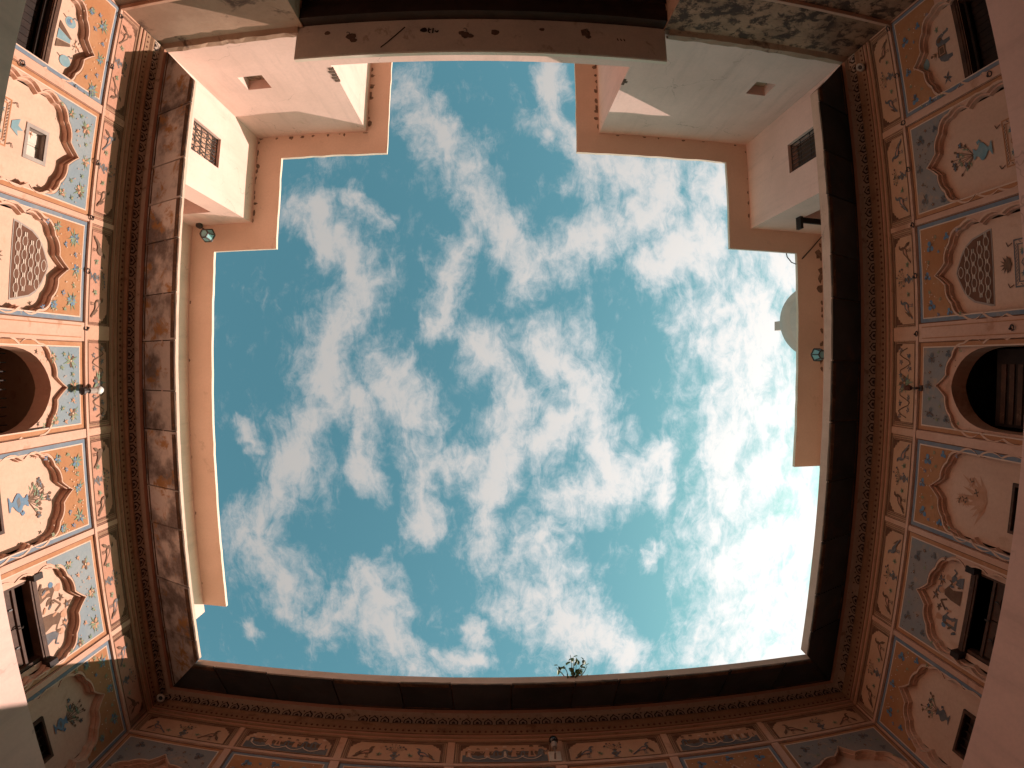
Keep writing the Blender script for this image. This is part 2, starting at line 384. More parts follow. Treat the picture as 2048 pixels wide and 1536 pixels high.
    def bird(s, u, z, h, dr, m, m2):
        P = ((-.10, .34), (.10, .30), (.30, .46), (.36, .66), (.30, .84), (.38, .92), (.50, .96), (.40, 1.02), (.26, 1.0), (.16, .84), (.16, .70), (-.04, .66), (-.30, .40), (-.72, .02), (-.62, -.02), (-.36, .22))
        s.lay([(u + dr * x * h, z + y * h) for x, y in P], m)
        s.lay([(u + dr * x * h, z + y * h) for x, y in ((-.02, .40), (.18, .42), (.20, .58), (-.02, .56), (-.26, .32))], m2)
        for k in (.02, .12): s.path([(u + dr * k * h, z + .34 * h), (u + dr * (k + .03) * h, z + .12 * h), (u + dr * (k - .02) * h, z), (u + dr * (k + .10) * h, z)], h * .03, m)
    def peacock(s, u, z, h, dr):
        s.ell((u, z), h * .36, h * .50, .15 * dr, 'paint_teal', 14)
        s.ell((u + dr * h * .02, z - h * .12), h * .2, h * .25, .1, 'paint_blue', 10)
        s.path([(u - dr * h * .25, z + h * .1), (u - dr * h * .46, z + h * .30), (u - dr * h * .40, z + h * .52), (u - dr * h * .52, z + h * .56)], h * .07, 'paint_slate')
        s.ell((u - dr * h * .10, z + h * .02), h * .12, h * .10, .5, 'paint_rose', 8)
        s.line((u - dr * h * .1, z - h * .45), (u - dr * h * .2, z - h * .75), h * .05, 'paint_brown')
    def elephant(s, u, z, h, dr):
        P = ((-.55, 0), (-.40, 0), (-.36, .30), (-.10, .34), (.16, .30), (.20, 0), (.36, 0), (.38, .40), (.50, .46), (.60, .30), (.64, .04), (.74, -.02), (.82, .08), (.76, .12), (.72, .40), (.68, .66), (.56, .82), (.40, .86), (.24, .78), (-.20, .84), (-.46, .74), (-.60, .52), (-.66, .20), (-.60, .30))
        s.lay([(u + dr * x * h, z + y * h) for x, y in P], 'paint_slate')
        s.lay([(u + dr * x * h, z + y * h) for x, y in ((-.30, .34), (.18, .34), (.22, .80), (-.26, .86))], 'paint_brown')
        s.frame(u - .22 * h, u + .14 * h, z + .42 * h, z + .74 * h, .03 * h, 'paint_rose')
        s.ell((u + dr * .48 * h, z + .62 * h), .12 * h, .16 * h, .2, 'paint_brown', 8)
        s.path([(u + dr * .66 * h, z + .36 * h), (u + dr * .86 * h, z + .34 * h), (u + dr * .92 * h, z + .44 * h)], .045 * h, 'paint_cream')
        s.ell((u - dr * .04 * h, z + 1.0 * h), .10 * h, .18 * h, 0, 'paint_rose', 9); s.ell((u - dr * .04 * h, z + 1.22 * h), .07 * h, .08 * h, 0, 'paint_brown', 8)
        for k in range(4): s.leaf((u - dr * .04 * h, z + .9 * h), 1.2 + k * .5, .3 * h, .03 * h, 'paint_brown')
    def folk(s, u, z, h, col, col2):
        s.lay([(u - .22 * h, z), (u + .24 * h, z), (u + .14 * h, z + .34 * h), (u + .20 * h, z + .58 * h), (u + .06 * h, z + .70 * h), (u - .10 * h, z + .68 * h), (u - .18 * h, z + .40 * h)], col)
        s.ell((u, z + .82 * h), .10 * h, .12 * h, 0, 'paint_rose', 9)
        s.lay([(u - .13 * h, z + .86 * h), (u + .13 * h, z + .86 * h), (u + .08 * h, z + 1.0 * h), (u - .10 * h, z + 1.02 * h)], col2)
        s.path([(u + .14 * h, z + .58 * h), (u + .34 * h, z + .44 * h), (u + .42 * h, z + .62 * h)], .06 * h, col)
        s.lay([(u - .08 * h, z + .1 * h), (u + .1 * h, z + .1 * h), (u + .04 * h, z + .5 * h), (u - .06 * h, z + .48 * h)], col2)
    def carpet(s, u0, u1, z0, z1, m, m2):
        s.frame(u0, u1, z0, z1, .0030, m); s.frame(u0 + .009, u1 - .009, z0 + .009, z1 - .009, .0022, m)
        n = 13
        for i in range(n):
            t = u0 + .005 + (u1 - u0 - .012) * i / n; s.line((t, z1 - .0045), (t + .005, z1 - .0075), .0016, m2)
            t = z0 + .005 + (z1 - z0 - .012) * i / n; s.line((u0 + .004, t), (u0 + .007, t + .005), .0016, m2); s.line((u1 - .007, t), (u1 - .004, t + .005), .0016, m2)
        uc = (u0 + u1) / 2
        s.path([(u0 + .012, z1 - .05), (u0 + .024, z1 - .036), (uc - .012, z1 - .027), (uc, z1 - .017), (uc + .012, z1 - .027), (u1 - .024, z1 - .036), (u1 - .012, z1 - .05)], .0018, m)
        for x in (u0 + .024, u1 - .024): s.flower((x, z1 - .021), .006, ('paint_slate', 'paint_blue', 'paint_green', 'paint_slate'))
        for x in (u0 + .006, u1 - .006): s.path([(x, z1 + .002), (x - .005, z1 + .012), (x + .003, z1 + .016)], .002, 'paint_brown')
    def bowl(s, u, z, h, m):
        s.lay([(u - h * .7, z + h * .5), (u - h * .45, z + h * .18), (u - h * .1, z + h * .08), (u - h * .12, z), (u + h * .12, z), (u + h * .1, z + h * .08), (u + h * .45, z + h * .18), (u + h * .7, z + h * .5)], m)
        for k in range(5): s.leaf((u, z + h * .45), .6 + k * .5, h * .8, h * .1, 'paint_brown' if k % 2 else m)

def motif(fn, name):
    def run(s, *a, **k):
        outer = s.depth == 0 and s.root is not None
        if outer: keep = s.b; s.b = MB()
        s.depth += 1; fn(s, *a, **k); s.depth -= 1
        if outer: s.finish(name); s.b = keep
    return run
for k_, n_ in (('flower', 'painted_flower'), ('sprig', 'painted_sprig'), ('vase', 'painted_vase'), ('bouquet', 'painted_bouquet'), ('bird', 'painted_bird'), ('peacock', 'painted_peacock'),
               ('elephant', 'painted_elephant'), ('folk', 'painted_figure'), ('carpet', 'painted_carpet'), ('bowl', 'painted_bowl'), ('leaf', 'painted_leaf'), ('trefoil', 'painted_flower'), ('path', 'painted_line')):
    if hasattr(Paint, k_): setattr(Paint, k_, motif(getattr(Paint, k_), n_))

# ------------------------------------------------------------------ arches
def arc(a, b, bulge, n=5):
    """points from a (excluded) to b (included), bulging to the left of a->b"""
    dx, dz = b[0] - a[0], b[1] - a[1]; out = []
    for i in range(1, n + 1):
        t = i / n; k = 4 * t * (1 - t) * bulge
        out.append((a[0] + dx * t - dz * k, a[1] + dz * t + dx * k))
    return out
HALF = ((0, .945, -.04), (.25, .915, .14), (.66, .899, .20), (.96, .865, .20), (.94, .815, .17), (1.0, .758, .14), (1.0, .700, .12))
def cusped(uc, hw, zlow=.45, scale=1.0, drop=0.0):
    pts = [(0.0, .945)]
    for i in range(1, len(HALF)):
        a = (HALF[i - 1][0], HALF[i - 1][1]); b = (HALF[i][0], HALF[i][1])
        seg = arc((a[0] * hw, a[1]), (b[0] * hw, b[1]), HALF[i - 1][2] if i > 1 else -.03)
        pts += [(x, z) for x, z in seg]
    right = [(uc + x * scale, .80 + (z - .80) * scale - drop) for x, z in pts] + [(uc + hw * scale, zlow)]
    left = [(2 * uc - x, z) for x, z in right[:0:-1]]
    return left + right                 # from the lower left over the apex to the lower right
def plain_arch(uc, hw, zs, zt, zlow=.45, n=12, power=2.0, point=.018):
    pts = []
    for i in range(n + 1):
        t = math.pi * i / n
        x = -math.cos(t) * hw; z = zs + (zt - zs) * math.sin(t) ** (2 / power)
        z += point * max(0, 1 - abs(x) / hw * 2.2)
        pts.append((uc + x, z - (point if zt - point > zs else 0) * max(0, 1 - abs(x) / hw * 2.2) * 0))
    return [(uc - hw, zlow)] + pts + [(uc + hw, zlow)]

def wall_hole(b, u0, u1, z0, z1, d, holes, m):
    """rectangle on the wall plane with rectangular holes that do not overlap in u"""
    holes = sorted(holes); u = u0
    for (a, c, p, q) in holes:
        if a > u: b.face([(u, d, z0), (a, d, z0), (a, d, z1), (u, d, z1)], m)
        if p > z0: b.face([(a, d, z0), (c, d, z0), (c, d, p), (a, d, p)], m)
        if q < z1: b.face([(a, d, q), (c, d, q), (c, d, z1), (a, d, z1)], m)
        u = c
    if u < u1: b.face([(u, d, z0), (u1, d, z0), (u1, d, z1), (u, d, z1)], m)

ZL = .45
RING = None; PETAL = None
def bay(wing, k, u0, u1, p0, p1, spec, sunny):
    """one arched bay of the painted front, u0..u1 between pilaster centres, p0/p1 pilaster half widths"""
    w = u1 - u0; uc = spec.get('uc', (u0 + u1) / 2); hw = spec.get('hw', .388 * w)
    orange = spec['field'] == 'orange'
    A = cusped(uc, hw)
    b = MB()
    front = [(u1, ZL), (u1, .9955), (u0, .9955), (u0, ZL)]
    b.flat(front + A, 0, 'plaster')                                            # the front with the cusped opening cut out
    D1, D2, D3 = 0.0, .007, .018
    inner = cusped(uc, hw, scale=.968)
    b.strip([(u, D1, z) for u, z in A], [(u, D2, z) for u, z in A], 'niche')
    if spec['kind'] == 'open':
        O = plain_arch(uc, hw * .90, .790, .904, n=18, power=2.35, point=.004)
        b.flat([A[-1], *A[-2:0:-1], A[0]] + O, D2, 'plaster')
        b.strip([(u, D2, z) for u, z in O], [(u, .050, z) for u, z in O], 'plaster_worn')
    else:
        b.flat([A[-1], *A[-2:0:-1], A[0]] + inner, D2, 'plaster')
        b.strip([(u, D2, z) for u, z in inner], [(u, D3, z) for u, z in inner], 'niche')
    root = b.build('arched_bay', wing)
    # painted border round the bay: colour, white line, field
    cb, cf = ('border_blue', 'orange') if orange else ('border_orange', 'blue_faded' if spec.get('dim') else 'blue_field')
    a0, a1 = u0 + p0 + .0025, u1 - p1 - .0025
    bw = .0085; zt = .9935
    def pi_bar(x0, x1, zt, wd, d, m, z0=ZL):
        q = MB()
        q.prism([(x0, z0), (x0 + wd, z0), (x0 + wd, zt - wd), (x1 - wd, zt - wd), (x1 - wd, z0), (x1, z0), (x1, zt), (x0, zt)], d, 0, m)
        return q
    q = pi_bar(a0 - .0016, a1 + .0016, zt + .0012, .0018, -.0009, 'brown_line'); q.build('painted_outline', root)
    pi_bar(a0, a1, zt, bw, -.0006, cb).build('painted_border', root)
    pi_bar(a0 + bw - .0004, a1 - bw + .0004, zt - bw + .0004, .0024, -.0010, 'white_line').build('white_border_line', root)
    # spandrel field above the arch
    f0, f1, fz = a0 + bw + .0022, a1 - bw - .0022, zt - bw - .0022
    up = [p for p in A if p[1] > spec.get('zf', .838)]
    T = [(uc + (x - uc) * 1.055, z + .0045) for x, z in up]
    T = [(min(max(x, f0 + .0005), f1 - .0005), z) for x, z in T]
    zb = T[0][1]
    q = MB(); q.prism([(f0, zb), *T, (f1, T[-1][1]), (f1, fz), (f0, fz)], -.0008, 0, cf); q.build('spandrel', root)
    # pale rim that follows the cusps
    t = MB(); R1 = [(x, z) for x, z in A[1:-1]]; R2 = [(uc + (x - uc) * 1.032, z + .0030) for x, z in R1]
    t.strip([(x, -.0018, z) for x, z in R1], [(x, -.0018, z) for x, z in R2], 'arch_pale')
    t.strip([(x, -.0018, z) for x, z in R2], [(x, 0, z) for x, z in R2], 'brown_line')
    t.strip([(x, 0, z) for x, z in R1], [(x, -.0018, z) for x, z in R1], 'arch_pale'); t.build('arch_rim', root)
    # flowers on the spandrel
    P = Paint(-.0008, root)
    if orange: C = ('paint_blue', 'paint_slate', 'paint_green', 'paint_rose')
    else: C = ('paint_rose', 'paint_brown', 'paint_green', 'paint_cream')
    if spec.get('dim') and not orange: C = ('paint_brown', 'paint_slate', 'paint_green', 'paint_slate')
    sp = (f1 - f0)
    FL = P.flower
    if spec.get('dim'):
        FL = lambda c, r, C: P.trefoil(c, r, C[0] if orange else 'paint_slate')
    for x, z, r in ((uc, fz - .016, .011), (uc - sp * .335, fz - .024, .013), (uc + sp * .335, fz - .024, .013), (uc - sp * .41, fz - .075, .009), (uc + sp * .41, fz - .075, .009)):
        FL((x + rnd.uniform(-.003, .003), z + rnd.uniform(-.003, .003)), r, C)
    for x, z in ((-.17, .020), (.17, .020), (-.26, .052), (.26, .052), (-.43, .045), (.43, .045), (-.44, .108), (.44, .108)):
        P.sprig((uc + sp * x, fz - z), .0055 if spec.get('dim') else .007, 'paint_green' if rnd.random() < .6 else C[0], 'paint_rose')
    for i in range(26):
        x = rnd.uniform(-.47, .47); z = rnd.uniform(.006, .05 if abs(x) < .25 else .11)
        P.ell((uc + sp * x, fz - z), .0018, .0012, rnd.random() * 3, 'paint_cream' if orange else C[0], 5)
    P.finish('painted_speck', True)
    # back of the niche
    holes = spec.get('holes', [])
    if spec['kind'] != 'open':
        q = MB(); wall_hole(q, uc - hw * 1.0, uc + hw * 1.0, ZL, .96, D3, holes, 'niche')
        for (a, c, p, z) in holes:
            q.strip([(a, D3, p), (a, D3, z), (c, D3, z), (c, D3, p)], [(a, D3 + .02, p), (a, D3 + .02, z), (c, D3 + .02, z), (c, D3 + .02, p)], spec.get('reveal', 'wood_dark'))
        q.build('niche_back', root)
        P = Paint(D3, root)
        if spec.get('art'): spec['art'](P, uc, hw); P.finish('niche_painting', True)
    for fn in spec.get('fit', ()): fn(wing, root, uc, hw, D3)
    # frieze panel over the bay
    q0, q1 = u0 + .004, u1 - .004; z0, z1 = 1.0055, 1.0815
    ff = 'frieze_shade_lift' if spec.get('dim') else 'frieze_field'
    fr = MB(); fr.prism([(q0, z0), (q1, z0), (q1, z1), (q0, z1)], -.0008, 0, ff); pan = fr.build('frieze_panel', wing)
    P = Paint(-.0008)
    for k2, (g, wd) in enumerate(((.0012, .0018), (.0048, .0012), (.0080, .0032), (.0136, .0016))):
        P.frame(q0 + g, q1 - g, z0 + g * .35, z1 - g * .5, wd, 'frieze_brown' if k2 != 2 else 'band_brown')
    i = z0 + .006
    while i < z1 - .008:
        for x in (q0 + .0115, q1 - .0115): P.line((x - .0015, i), (x + .0015, i + .0015), .0008, 'frieze_brown')
        i += .004
    P.b.build('painted_frame', pan)
    x0, x1, y0, y1 = q0 + .0165, q1 - .0165, z0 + .005, z1 - .0095
    q = MB(); q.prism([(x0, y0), (x1, y0), (x1, y1), (x0, y1)], -.0016, -.0008, 'frieze_brown')
    c = .013
    def cor(cx, cz, sx, sz): return [(cx + sx * c * a, cz + sz * c * e) for a, e in ((0, 1.5), (.35, 1.35), (.35, .95), (.75, .85), (.95, .45), (1.3, .38), (1.5, 0))]
    pl = cor(x0 + .0015, y0 + .0015, 1, 1)[::-1]; pr = cor(x1 - .0015, y1 - .0015, -1, -1)
    poly = cor(x0 + .0015, y1 - .0015, 1, -1) + cor(x1 - .0015, y1 - .0015, -1, -1)[::-1] + ([(x1 - .0015, y0 + .0012), (x0 + .0015, y0 + .0012)])
    q.flat(poly, -.0021, ff); q.build('cusped_field', pan)
    P = Paint(-.0023, pan); h = y1 - y0; um = (x0 + x1) / 2
    mode = spec.get('frieze', 'birds')
    if mode == 'birds':
        P.vase(um, y0 + .003, h * .42, 'paint_slate', 'paint_brown'); P.bouquet(um, y0 + .003 + h * .40, .030, h * .48, ('paint_slate', 'paint_brown', 'paint_blue'), 9)
        for sgn in (-1, 1):
            P.bird(um + sgn * (x1 - x0) * .31, y0 + .006, h * .62, -sgn * rnd.choice((1, 1, -1)), 'paint_brown' if rnd.random() < .6 else 'paint_slate', 'frieze_field')
            P.sprig((um + sgn * (x1 - x0) * .17, y0 + h * .3), .008, 'paint_green', 'paint_brown')
            P.leaf((um + sgn * (x1 - x0) * .42, y0 + .006), math.pi / 2 + .5 * sgn, h * .45, .004, 'paint_brown')
    elif mode == 'scroll':
        for sgn in (-1, 1):
            P.path([(um + sgn * (x1 - x0) * (.08 + .36 * t / 9), y0 + h * (.5 + .3 * math.sin(t * 1.1))) for t in range(10)], .0022, 'paint_brown')
            for t in range(5): P.sprig((um + sgn * (x1 - x0) * (.1 + .08 * t), y0 + h * (.5 + .22 * (-1) ** t)), .008, 'paint_slate', 'paint_rose')
        P.flower((um, y0 + h * .5), .017, ('paint_slate', 'paint_brown', 'paint_green', 'paint_rose'), 8)
    else:
        P.rect(x0 + .006, x1 - .006, y0 + .002, y0 + h * .40, 'paint_slate'); P.rect(x0 + .012, x1 - .012, y0 + h * .40, y0 + h * .62, 'paint_brown')
        n = 9
        for i in range(n):
            u = x0 + .020 + (x1 - x0 - .040) * i / (n - 1)
            P.folk(u, y0 + h * .30, h * rnd.uniform(.45, .64), rnd.choice(('paint_rose', 'paint_slate', 'paint_rose')), rnd.choice(('paint_brown', 'paint_cream')))
        for i in range(4):
            u = x0 + .022 + (x1 - x0 - .044) * (i + .5) / 4
            P.path([(u - .022 + .0055 * t, y0 + h * (.16 + .012 * (t - 4) ** 2)) for t in range(9)], .0022, 'paint_cream')
    P.finish('frieze_painting')

# ------------------------------------------------------------------ windows and grilles inside the bays
def plank_dark(b, u0, u1, z0, z1, d):
    n = max(2, int((u1 - u0) / .014))
    for i in range(n):
        a = u0 + (u1 - u0) * i / n; c = u0 + (u1 - u0) * (i + 1) / n
        b.box(a + .0006, c - .0006, d, d + .004, z0, z1, 'wood_dark')
def lintel_window(ztop, a, c, shutters, u_off=0):
    def fn(wing, root, uc, hw, D):
        b = MB(); b.box(a, c, D - .004, D + .02, ztop - .018, ztop, 'wood'); b.box(a + .004, c - .004, D - .006, D - .004, ztop - .013, ztop - .005, 'wood')
        if shutters:
            for x in (a - .002, c + .002): b.box(x - .006, x + .006, D - .022, D + .01, ztop - .022, ztop + .002, 'wood_dark')
        w = b.build('window', wing)
        for x in (a, c - .010):
            f = MB(); f.box(x, x + .010, D + .004, D + .022, ZL, ztop - .0185, 'wood'); f.build('jamb', w)
        if shutters:
            f = MB(); f.box(a + .0102, c - .0102, D + .008, D + .020, ztop - .055, ztop - .048, 'wood'); f.build('transom', w)
        if shutters:
            um = (a + c) / 2
            for s, e in ((a + .012, um - .001), (um + .001, c - .012)):
                q = MB(); zt, zb = ztop - .056, ztop - .20; dd = D + .012
                pw = [(s + .011, zb + .016), (e - .011, zb + .016), (e - .011, zt - .030), (e - .015, zt - .022), (e - .020, zt - .020), ((s + e) / 2 + .006, zt - .014), ((s + e) / 2 - .006, zt - .014), (s + .020, zt - .020), (s + .015, zt - .022), (s + .011, zt - .030)]
                q.flat([(s, zb), (s, zt), (e, zt), (e, zb), (e - .011, zb + .0159), *pw[2:], (s + .011, zb + .0159)], dd, 'wood')
                q.strip([(x, dd, z) for x, z in pw[1:] + pw[:1]], [(x, dd + .005, z) for x, z in pw[1:] + pw[:1]], 'wood_dark')
                q.box((s + e) / 2 - .0012, (s + e) / 2 + .0012, dd - .003, dd - .0001, zt - .012, zt - .003, 'iron')
                q.build('shutter', w)
                p = MB(); p.box(s + .008, e - .008, dd + .0052, dd + .008, zb + .010, zt - .010, 'pane_white' if shutters == 'white' else 'pane_dark'); p.build('pane', w)
            h = MB(); h.tube([(um, D + .008, ztop - .062), (um, D + .002, ztop - .058), (um, D + .0, ztop - .050), (um, D + .004, ztop - .046)], .0014, 'iron', 5); h.build('latch', w)
        else:
            q = MB(); plank_dark(q, a + .011, c - .011, ZL, ztop - .030, D + .024); q.build('shutter', w)
            q = MB(); q.box(a + .0102, c - .0102, D + .010, D + .016, ztop - .030, ztop - .024, 'wood_dark'); q.build('rail', w)
    return fn
def small_dark_window(a, c, z0, z1):
    def fn(wing, root, uc, hw, D):
        b = MB(); t = .006
        b.prism([(a - t, z0), (a, z0), (a, z1), (c, z1), (c, z0), (c + t, z0), (c + t, z1 + t), (a - t, z1 + t)], D - .005, D + .001, 'wood')
        w = b.build('window', wing)
        q = MB(); n = 5
        for i in range(n):
            q = MB(); x = a + (c - a) * (i + .5) / n; q.box(x - .0012, x + .0012, D + .008, D + .0104, z0, z1, 'iron'); q.build('bar', w)
        q = MB(); q.box(a, c, D + .019, D + .0195, z0, z1, 'inside'); q.build('dark_board', w)
    return fn
def square_window(a, c, z0, z1):
    def fn(wing, root, uc, hw, D):
        b = MB(); t = .0075
        for x0, x1, y0, y1 in ((a - t, c + t, z1, z1 + t), (a - t, c + t, z0 - t, z0), (a - t, a, z0, z1), (c, c + t, z0, z1)):
            b.box(x0, x1, D - .002, D + .002, y0, y1, 'grey_frame')
        w = b.build('window', wing)
        m = (a + c) / 2
        for x0, x1 in ((a, m - .0006), (m + .0006, c)):
            q = MB(); q.box(x0, x1, D + .014, D + .019, z0, z1, 'shutter_white'); q.box(x0 + .004, x1 - .004, D + .0128, D + .0139, z0 + .006, z1 - .006, 'shutter_white'); q.build('shutter', w)
    return fn
def jali(z0, z1, hw_, off=0.0):
    def fn(wing, root, uc, hw, D):
        uc = uc + off
        arch = []
        n = 14
        for i in range(n + 1):
            x = -1 + 2 * i / n
            arch.append((uc + x * hw_, z0 + (z1 - z0) * (max(0, 1 - abs(x) ** 2.0) ** .55) * (1 - .10 * (1 - abs(x))) + .10 * (z1 - z0) * max(0, 1 - abs(x) * 3)))
        b = MB(); outer = [(uc + (x - uc) * 1.05, z + .0035) for x, z in arch]
        b.prism([(outer[0][0], z0 - .005), *outer, (outer[-1][0], z0 - .005)], D - .0012, D, 'grey_frame')
        b.prism([(arch[0][0], z0 - .0025), *arch, (arch[-1][0], z0 - .0025)], D - .0018, D - .0012, 'jali_red')
        w = b.build('jali_screen', wing)
        def top(u):
            x = abs(u - uc) / hw_
            return z0 + (z1 - z0) * (max(0, 1 - x ** 2) ** .55) * (1 - .10 * (1 - x)) + .10 * (z1 - z0) * max(0, 1 - x * 3) if x < 1 else z0
        # rows of slender red ovals tied by pale blocks
        pz = .0176; pu = .0252
        for j in range(6):
            for i in range(-4, 5):
                z = z0 + .0095 + j * pz; u = uc + i * pu + (pu / 2 if j % 2 else 0)
                inside_ = lambda uu, zz: abs(uu - uc) < hw_ * .97 and z0 < zz < top(uu) - .001
                if inside_(u - .009, z) and inside_(u + .009, z) and inside_(u, z + .006):
                    pts = [(u + .0093 * math.cos(k * math.pi / 6) * (1 if k % 6 else 1.12), z + .0056 * math.sin(k * math.pi / 6)) for k in range(12)]
                    q = MB(); q.prism(pts, D - .0030, D - .0026, 'jali_red')
                    q.prism([(u + (x - u) * 1.16, z + (y - z) * 1.30) for x, y in pts], D - .0026, D - .0018, 'jali_white'); q.build('lattice_oval', w)
                zz_ = z; uu = u + pu / 2
                if inside_(uu - .004, zz_ + .004) and inside_(uu + .004, zz_ + .004):
                    t = MB()
                    for dz_ in (-.0034, .0012): t.prism([(uu - .0042, zz_ + dz_), (uu + .0042, zz_ + dz_), (uu + .0042, zz_ + dz_ + .0024), (uu - .0042, zz_ + dz_ + .0024)], D - .0036, D - .0018, 'jali_white')
                    t.build('lattice_tie', w)
    return fn
def arcade_rail(kind):
    def fn(wing, root, uc, hw, D):
        a, c = uc - hw * .87, uc + hw * .87
        g = MB(); x0, x1, dd, zc, ml = uc - hw * 1.1, uc + hw * 1.1, .27, .975, 'band_brown' if kind == 'bars' else 'wood'
        for q4 in ([(x0, .051, ZL), (x0, dd, ZL), (x0, dd, zc), (x0, .051, zc)], [(x1, .051, ZL), (x1, dd, ZL), (x1, dd, zc), (x1, .051, zc)], [(x0, dd, ZL), (x1, dd, ZL), (x1, dd, zc), (x0, dd, zc)], [(x0, .051, zc), (x1, .051, zc), (x1, dd, zc), (x0, dd, zc)]): g.face(q4, ml)
        g.build('arch_room', wing); g = MB()
        if kind == 'bars':
            g.box(a, c, .080, .084, .800, .806, 'wood_dark')
            o = g.build('railing', wing); q = MB(); q.box(a, c, .080, .084, .60, .606, 'iron'); q.build('rail', o)
            n = 9
            for i in range(n):
                q = MB(); x = a + (c - a) * (i + .5) / n; q.box(x - .0011, x + .0011, .0812, .0828, .606, .86, 'wood_dark'); q.build('bar', o)
            q = MB(); q.box(uc + .018, uc + .040, .16, .17, .69, .735, 'shutter_white'); q.build('wall_notice', o)
        else:
            g.box(a, c, .090, .100, .50, .86, 'wood_dark'); o = g.build('louvred_door', wing)
            for i in range(14):
                z = .56 + i * .021; q = MB(); q.prism([(a + .006, z), (c - .03, z), (c - .03, z + .012), (a + .006, z + .012)], .086, .0899, 'wood'); q.build('slat', o)
    return fn

# ------------------------------------------------------------------ a painted wing
def profile_run(b, u0, u1, prof, mats):
    """extrude a (d, z) profile along the wall; ends mitred at 45 degrees"""
    for i in range(len(prof) - 1):
        (d0, z0), (d1, z1) = prof[i], prof[i + 1]
        b.face([(u0 - d0, d0, z0), (u1 + d0, d0, z0), (u1 + d1, d1, z1), (u0 - d1, d1, z1)], mats[i])

def petal_mesh():
    b = MB(); w, h = .0108, .0245
    def shape(s, z0=0.0):
        pts = [(-w * s, z0)]
        for i in range(9):
            t = math.pi * (1 - i / 8); pts.append((w * s * math.cos(t) * 1.0, z0 + h * s * (.30 + .46 * math.sin(t) + (.24 if i == 4 else 0))))
        return pts + [(w * s, z0)]
    b.prism(shape(1.0), -.0016, 0, 'lotus_dark'); b.prism(shape(.74), -.0024, -.0016, 'lotus_pale'); b.prism(shape(.36), -.0031, -.0024, 'lotus_dark')
    return b
def ring_mesh():
    b = MB(); n, m_, R, r = 10, 5, .0052, .0013
    P = [[((R + r * math.cos(2 * math.pi * j / m_)) * math.cos(2 * math.pi * i / n), r * math.sin(2 * math.pi * j / m_), (R + r * math.cos(2 * math.pi * j / m_)) * math.sin(2 * math.pi * i / n) - R) for j in range(m_)] for i in range(n)]
    for i in range(n):
        for j in range(m_): b.face([P[i][j], P[(i + 1) % n][j], P[(i + 1) % n][(j + 1) % m_], P[i][(j + 1) % m_]], 'iron')
    b.box(-.0016, .0016, -.003, .004, -.0012, .0016, 'iron')
    return b

